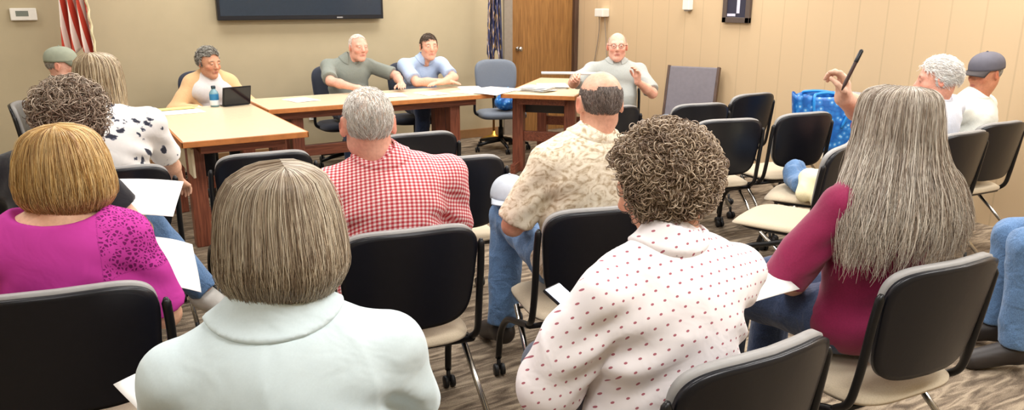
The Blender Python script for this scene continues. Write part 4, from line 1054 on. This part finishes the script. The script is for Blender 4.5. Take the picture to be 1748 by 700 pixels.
# grey cap on the knee
def loose_cap(loc, rz):
    root = empty('baseball_cap', loc, rz, 'pale grey cap resting on the knee of the cream-shirt man', 'cap')
    V = []; nu, nv = 14, 36
    for i in range(nu):
        th = .001+(math.pi/2)*i/(nu-1)
        for k in range(nv):
            a = 2*math.pi*k/nv; V.append((.085*math.sin(th)*math.cos(a), .10*math.sin(th)*math.sin(a), .10*max(0, math.cos(th))**.8))
    F = [[i*nv+k, (i+1)*nv+k, (i+1)*nv+(k+1) % nv, i*nv+(k+1) % nv] for i in range(nu-1) for k in range(nv)]
    mb = MB(); mb.add(V, F, True); o = mb.build('crown', M['capl'], root); m = o.modifiers.new('t', 'SOLIDIFY'); m.thickness = .004
    def bf(u, v):
        a = (u-.5)*2.3; return (.085*math.sin(a), .10*math.cos(a)*.97+.075*v*math.cos(a*.75), .004-.015*(abs(a)/1.15)**2*v)
    sheet('brim', bf, 18, 6, M['capl'], root, .004)
    MB().lathe([(.006, .1), (.006, .104), (.001, .106)], n=10).build('cap_button', M['capl'], root)
M['capl'] = plain('pale_grey_cloth', (182, 190, 200), .85)
kx, ky = cl[0]+math.cos(cr)*-.15-math.sin(cr)*.45, cl[1]+math.sin(cr)*-.15+math.cos(cr)*.45
loose_cap((kx, ky, .708), R(150))
# blue bags
def bagmat():
    m, nt, b = newmat('blue_woven_plastic')
    tc = N(nt, 'ShaderNodeTexCoord'); w = N(nt, 'ShaderNodeTexVoronoi', Scale=26.); nt.links.new(tc.outputs['Object'], w.inputs['Vector'])
    nt.links.new(ramp(nt, w.outputs['Distance'], [(.1, lin((150, 196, 232))), (.3, lin((44, 128, 204))), (.7, lin((26, 92, 170)))]), b.inputs['Base Color'])
    b.inputs['Roughness'].default_value = .35; bump(nt, b, w.outputs['Distance'], .3, .01); return m
M['blue_bag'] = bagmat()
bg = empty('tote_bag', (4.99, 3.72, .437), R(-31), 'large bright blue tote bag on a chair by the tan wall', 'bag')
V = []; nu, nv = 40, 14
for i in range(nv):
    v = i/(nv-1)
    for k in range(nu):
        cx, cy = sup(2*math.pi*k/nu, 5); s = 1+.04*math.sin(v*3+k*.9)
        V.append(((.205+.02*v)*cx*s, (.10+.02*math.sin(v*2))*cy*s, .004+.415*v+.012*math.sin(k*.8)*v))
F = [[i*nu+k, i*nu+(k+1) % nu, (i+1)*nu+(k+1) % nu, (i+1)*nu+k] for i in range(nv-1) for k in range(nu)]+[list(range(nu))[::-1]]
mb = MB(); mb.add(V, F, True); o = mb.build('body', M['blue_bag'], bg); m = o.modifiers.new('t', 'SOLIDIFY'); m.thickness = .004
M['strap_blue'] = plain('blue_strap', (40, 140, 220), .4)
for s in (-1, 1): MB().tube(bez([(-.10, s*.115, .18), (-.13, s*.128, .39), (-.09, s*.09, .43), (.05, s*.05, .425), (.14, s*.128, .36), (.10, s*.115, .18)], 6), .011, 8).build('handle', M['strap_blue'], bg)
bb = empty('plastic_bag', (4.05, 6.85, .428), R(30), 'crumpled blue plastic bag on the seat of the empty office chair', 'bag')
V, Fq = sdf_mesh([el((0, 0, .085), (.15, .11, .08), .04), el((.06, .02, .12), (.08, .07, .07), .04), el((-.07, -.02, .10), (.07, .07, .06), .04)], .009, [plane((0, 0, .004), (0, 0, -1))], folds(.014, 9, 77))
link('body', np_mesh('body', V, Fq), M['blue_bag'], bb)
MB().tube(bez([(.04, 0, .16), (.05, .02, .21), (.09, .03, .22), (.10, .03, .15)], 6), .008, 8).build('handle', M['strap_blue'], bb)
# denim jacket and cream cloth on the chair
V, Fq = sdf_mesh([el((0, 0, .05), (.17, .13, .055), .04), el((-.10, -.06, .04), (.12, .10, .045), .04), rc((-.16, -.02, .06), (-.22, -.14, .02), .045, .04, .04), el((.05, .10, .09), (.13, .06, .06), .04)], .008, [plane((0, 0, .004), (0, 0, -1))], folds(.016, 8, 31))
jk = link('denim_jacket', np_mesh('denim_jacket', V, Fq), M['denim']); jk.location = (3.83, 2.93, .440); jk.rotation_euler = (0, 0, R(20)); jk.scale = (.88, .85, 1); mark(jk, 'crumpled blue denim jacket lying on an empty chair seat', 'jacket')
V, Fq = sdf_mesh([el((0, 0, .02), (.10, .11, .04), .03), rc((-.07, -.03, .02), (-.115, -.05, -.10), .055, .045, .04), rc((-.05, .05, .02), (-.12, .04, -.06), .045, .04, .04)], .007, [], folds(.012, 8, 61))
cc = link('cream_cloth', np_mesh('cream_cloth', V, Fq), fabric('cream_cloth', (238, 228, 190))); cc.location = (3.73, 2.75, .53); cc.rotation_euler = (0, 0, R(15)); mark(cc, 'folded cream cloth on top of the denim jacket', 'cloth')
# flags
def flagmat():
    m, nt, b = newmat('striped_flag')
    at = N(nt, 'ShaderNodeAttribute', attribute_name='suv'); sep = N(nt, 'ShaderNodeSeparateXYZ'); nt.links.new(at.outputs['Vector'], sep.inputs[0])
    u, v = sep.outputs[0], sep.outputs[1]
    st = mathn(nt, 'LESS_THAN', mathn(nt, 'FRACT', mathn(nt, 'MULTIPLY', mathn(nt, 'ADD', u, mathn(nt, 'MULTIPLY', v, .25)), 9.5)), .5)
    col = mixc(nt, st, lin((244, 232, 222)), lin((200, 62, 38)))
    nt.links.new(mixc(nt, mathn(nt, 'GREATER_THAN', v, .78), col, lin((40, 50, 100))), b.inputs['Base Color']); b.inputs['Roughness'].default_value = .6; b.inputs['Sheen Weight'].default_value = .2; return m
def flag2mat():
    m, nt, b = newmat('blue_gold_flag')
    at = N(nt, 'ShaderNodeAttribute', attribute_name='suv'); n = N(nt, 'ShaderNodeTexNoise', Scale=9., Detail=2.); nt.links.new(at.outputs['Vector'], n.inputs['Vector'])
    nt.links.new(ramp(nt, n.outputs[0], [(.40, lin((40, 48, 96))), (.50, lin((70, 76, 120))), (.53, lin((214, 206, 216))), (.58, lin((224, 176, 66))), (.64, lin((60, 60, 100)))]), b.inputs['Base Color']); b.inputs['Roughness'].default_value = .6; return m
def make_flag(x, y, label, mat, w, zb, zt, fringe, seed):
    g = np.random.default_rng(seed); root = empty('flag', (x, y, 0), R(-31), label, 'flag')
    ph = g.uniform(0, 6, 4)
    def fn(u, v):
        fl = 1-.55*v
        xx = (u-.5)*w*fl; yy = .045*math.sin(u*19+ph[0]+v*1.2)*fl+.02*math.sin(u*37+ph[1]); z = zb+(zt-zb)*v+.07*math.sin(u*9+ph[2])*(1-v)-.10*(1-v)*(abs(u-.55))
        return (xx, yy-.03, z)
    o = sheet('cloth', fn, 90, 40, mat, root, .003)
    def fr(u, v):
        p = fn(1.0, v); return (p[0]+.02*u, p[1]+.01*math.sin(v*60), p[2])
    sheet('fringe', fr, 3, 40, fringe, o, .004)
    MB().tube([(-.01, .05, .03), (-.01, .05, 2.45)], .0135, 12).build('pole', M['door_wood'], root)
    MB().lathe([(.02, 2.45), (.03, 2.47), (.02, 2.5), (.003, 2.58)], (-.01, .05, 0), 14).build('finial', M['gold'], root)
    MB().lathe([(.15, 0), (.15, .015), (.10, .035), (.03, .06), (.022, .10)], (-.01, .05, 0), 24).build('base', M['gold'], root)
    return root
M['gold'] = plain('gold_metal', (190, 150, 70), .3, .9); M['fringe'] = fabric('gold_fringe', (236, 222, 180)); M['fringe2'] = fabric('dark_fringe', (70, 70, 90))
make_flag(.275, 7.42, 'red and white striped flag hanging on a pole in the left corner', flagmat(), .27, 1.12, 2.3, M['fringe'], 5)
make_flag(4.24, 7.44, 'dark blue and gold flag hanging on a pole left of the door', flag2mat(), .16, .95, 2.3, M['fringe2'], 8)
# television
tv = empty('television', (2.22, 7.66, 0), 0, 'wide black wall-mounted television above the seated panel', 'television')
MB().box((0, 0, 1.83), (.815, .03, .475), bev=.006).build('housing', M['black_plastic'], tv)
MB().box((0, .045, 1.83), (.2, .016, .2)).build('wall_mount', M['black_metal'], tv)
MB().box((0, -.031, 1.84), (.79, .002, .445), bev=0).build('screen', plain('dark_screen', (40, 52, 66), .08), tv)
MB().box((.35, -.0325, 1.3725), (.03, .0015, .006), bev=0).build('sensor_strip', M['rim_plastic'], tv)
# wall things
th = empty('thermostat', (-.12, 7.70, 1.425), 0, 'white thermostat with grey display on the wall at the upper left', 'thermostat')
MB().box((0, 0, 0), (.095, .018, .05), bev=.008).build('case', M['white_paint'], th)
MB().box((0, .017, 0), (.08, .003, .042)).build('wall_mount', M['rim_plastic'], th)
MB().box((-.01, -.0185, .006), (.045, .001, .022), bev=0).build('display', plain('grey_lcd', (120, 126, 116), .3), th)
ou = empty('wall_outlet', (2.25, 7.714, .41), 0, 'white electrical outlet low on the back wall', 'outlet')
MB().box((0, 0, 0), (.036, .006, .058), bev=.003).build('plate', M['white_paint'], ou)
for s in (-1, 1): MB().box((0, -.0065, s*.024), (.014, .0015, .016), bev=.001).build('socket', M['rim_plastic'], ou)
wd = empty('wall_speaker', (5.50, 7.16, 1.40), 0, 'small white wall device with two hanging cords behind the speaker', 'wall device')
MB().box((0, 0, 0), (.05, .075, .045), bev=.01).build('case', M['white_paint'], wd)
for s in (-1, 1): MB().tube(bez([(0, s*.05, -.04), (.02, s*.06+.01, -.2), (.03, s*.07+(.06 if s > 0 else 0), -.45), (.03, s*.08+(.10 if s > 0 else 0), -.62)], 8), .005, 6).build('cord', M['grey_paint'], wd)
w2 = empty('motion_sensor', (5.52, 5.80, 1.50), 0, 'small white box on the tan wall, between speaker and framed picture', 'sensor')
MB().box((0, 0, 0), (.03, .045, .055), bev=.008).build('case', M['white_paint'], w2)
MB().box((-.0, 0, -.062), (.018, .03, .007), bev=.003).build('cover', M['grey_paint'], w2)
pc = empty('framed_picture', (5.53, 5.165, 1.58), 0, 'small dark-framed picture hanging on the tan wall', 'picture')
fm = MB()
for (y, z, hy, hz) in ((0, .22, .165, .025), (0, -.22, .165, .025), (.14, 0, .025, .245), (-.14, 0, .025, .245)): fm.box((0, y, z), (.015, hy, hz), bev=.004)
fm.build('frame', plain('brown_frame', (84, 72, 66), .4), pc)
MB().box((.004, 0, 0), (.006, .12, .20), bev=0).build('picture', plain('dark_photo', (50, 50, 66), .3), pc)
MB().box((-.003, -.02, -.10), (.002, .018, .06), bev=.001).box((-.003, .06, -.175), (.002, .05, .012), bev=.001).build('print', plain('pale_print', (206, 206, 222), .4), pc)

# ------------------------------------------------------------------ light and camera
M['lamp'] = None
def ceiling_light(x, y, pw, label):
    t = empty('ceiling_light', (x, y, ZC), 0, label, 'ceiling light', 'fluorescent ceiling panels')
    f = MB()
    for s in (-1, 1): f.box((s*.60, 0, -.006), (.015, .315, .006), bev=.002).box((0, s*.30, -.006), (.615, .015, .006), bev=.002)
    f.build('frame', M['white_paint'], t)
    l = bpy.data.lights.new('panel_light', 'AREA'); l.shape = 'RECTANGLE'; l.size = 1.15; l.size_y = .57; l.energy = pw; l.color = (1, .985, .965)
    o = bpy.data.objects.new('lamp', l); COL.objects.link(o); o.parent = t; o.location = (0, 0, -.014)
for i, x in enumerate((-1.0, 1.1, 3.2, 5.0)):
    for k, y in enumerate((.2, 2.6, 4.9, 6.9)):
        ceiling_light(x, y, (14, 27, 30, 30)[i]*(1.25, 1.1, 1, .8)[k], 'white fluorescent ceiling panel, %s row from the back wall, %s from the left wall' % (('fourth', 'third', 'second', 'first')[k], ('first', 'second', 'third', 'fourth')[i]))
w = bpy.data.worlds.new('world'); SC.world = w; w.use_nodes = True
w.node_tree.nodes['Background'].inputs[0].default_value = (.9, .92, 1, 1); w.node_tree.nodes['Background'].inputs[1].default_value = .3
cam = bpy.data.cameras.new('camera'); co = bpy.data.objects.new('camera', cam); COL.objects.link(co); SC.camera = co
cam.sensor_width = 36; cam.lens = 36*1300/1748; cam.clip_start = .02
co.location = (0, 0, 1.54); co.rotation_euler = (R(90)-math.atan(350/1300), 0, R(-31))
SC.view_settings.view_transform = 'Standard'; SC.view_settings.look = 'None'; SC.view_settings.gamma = 1; SC.view_settings.use_curve_mapping = False
SC.view_settings.exposure = .42
SC.cycles.use_denoising = True
SC.cycles.max_bounces = 6; SC.cycles.diffuse_bounces = 4; SC.cycles.glossy_bounces = 3
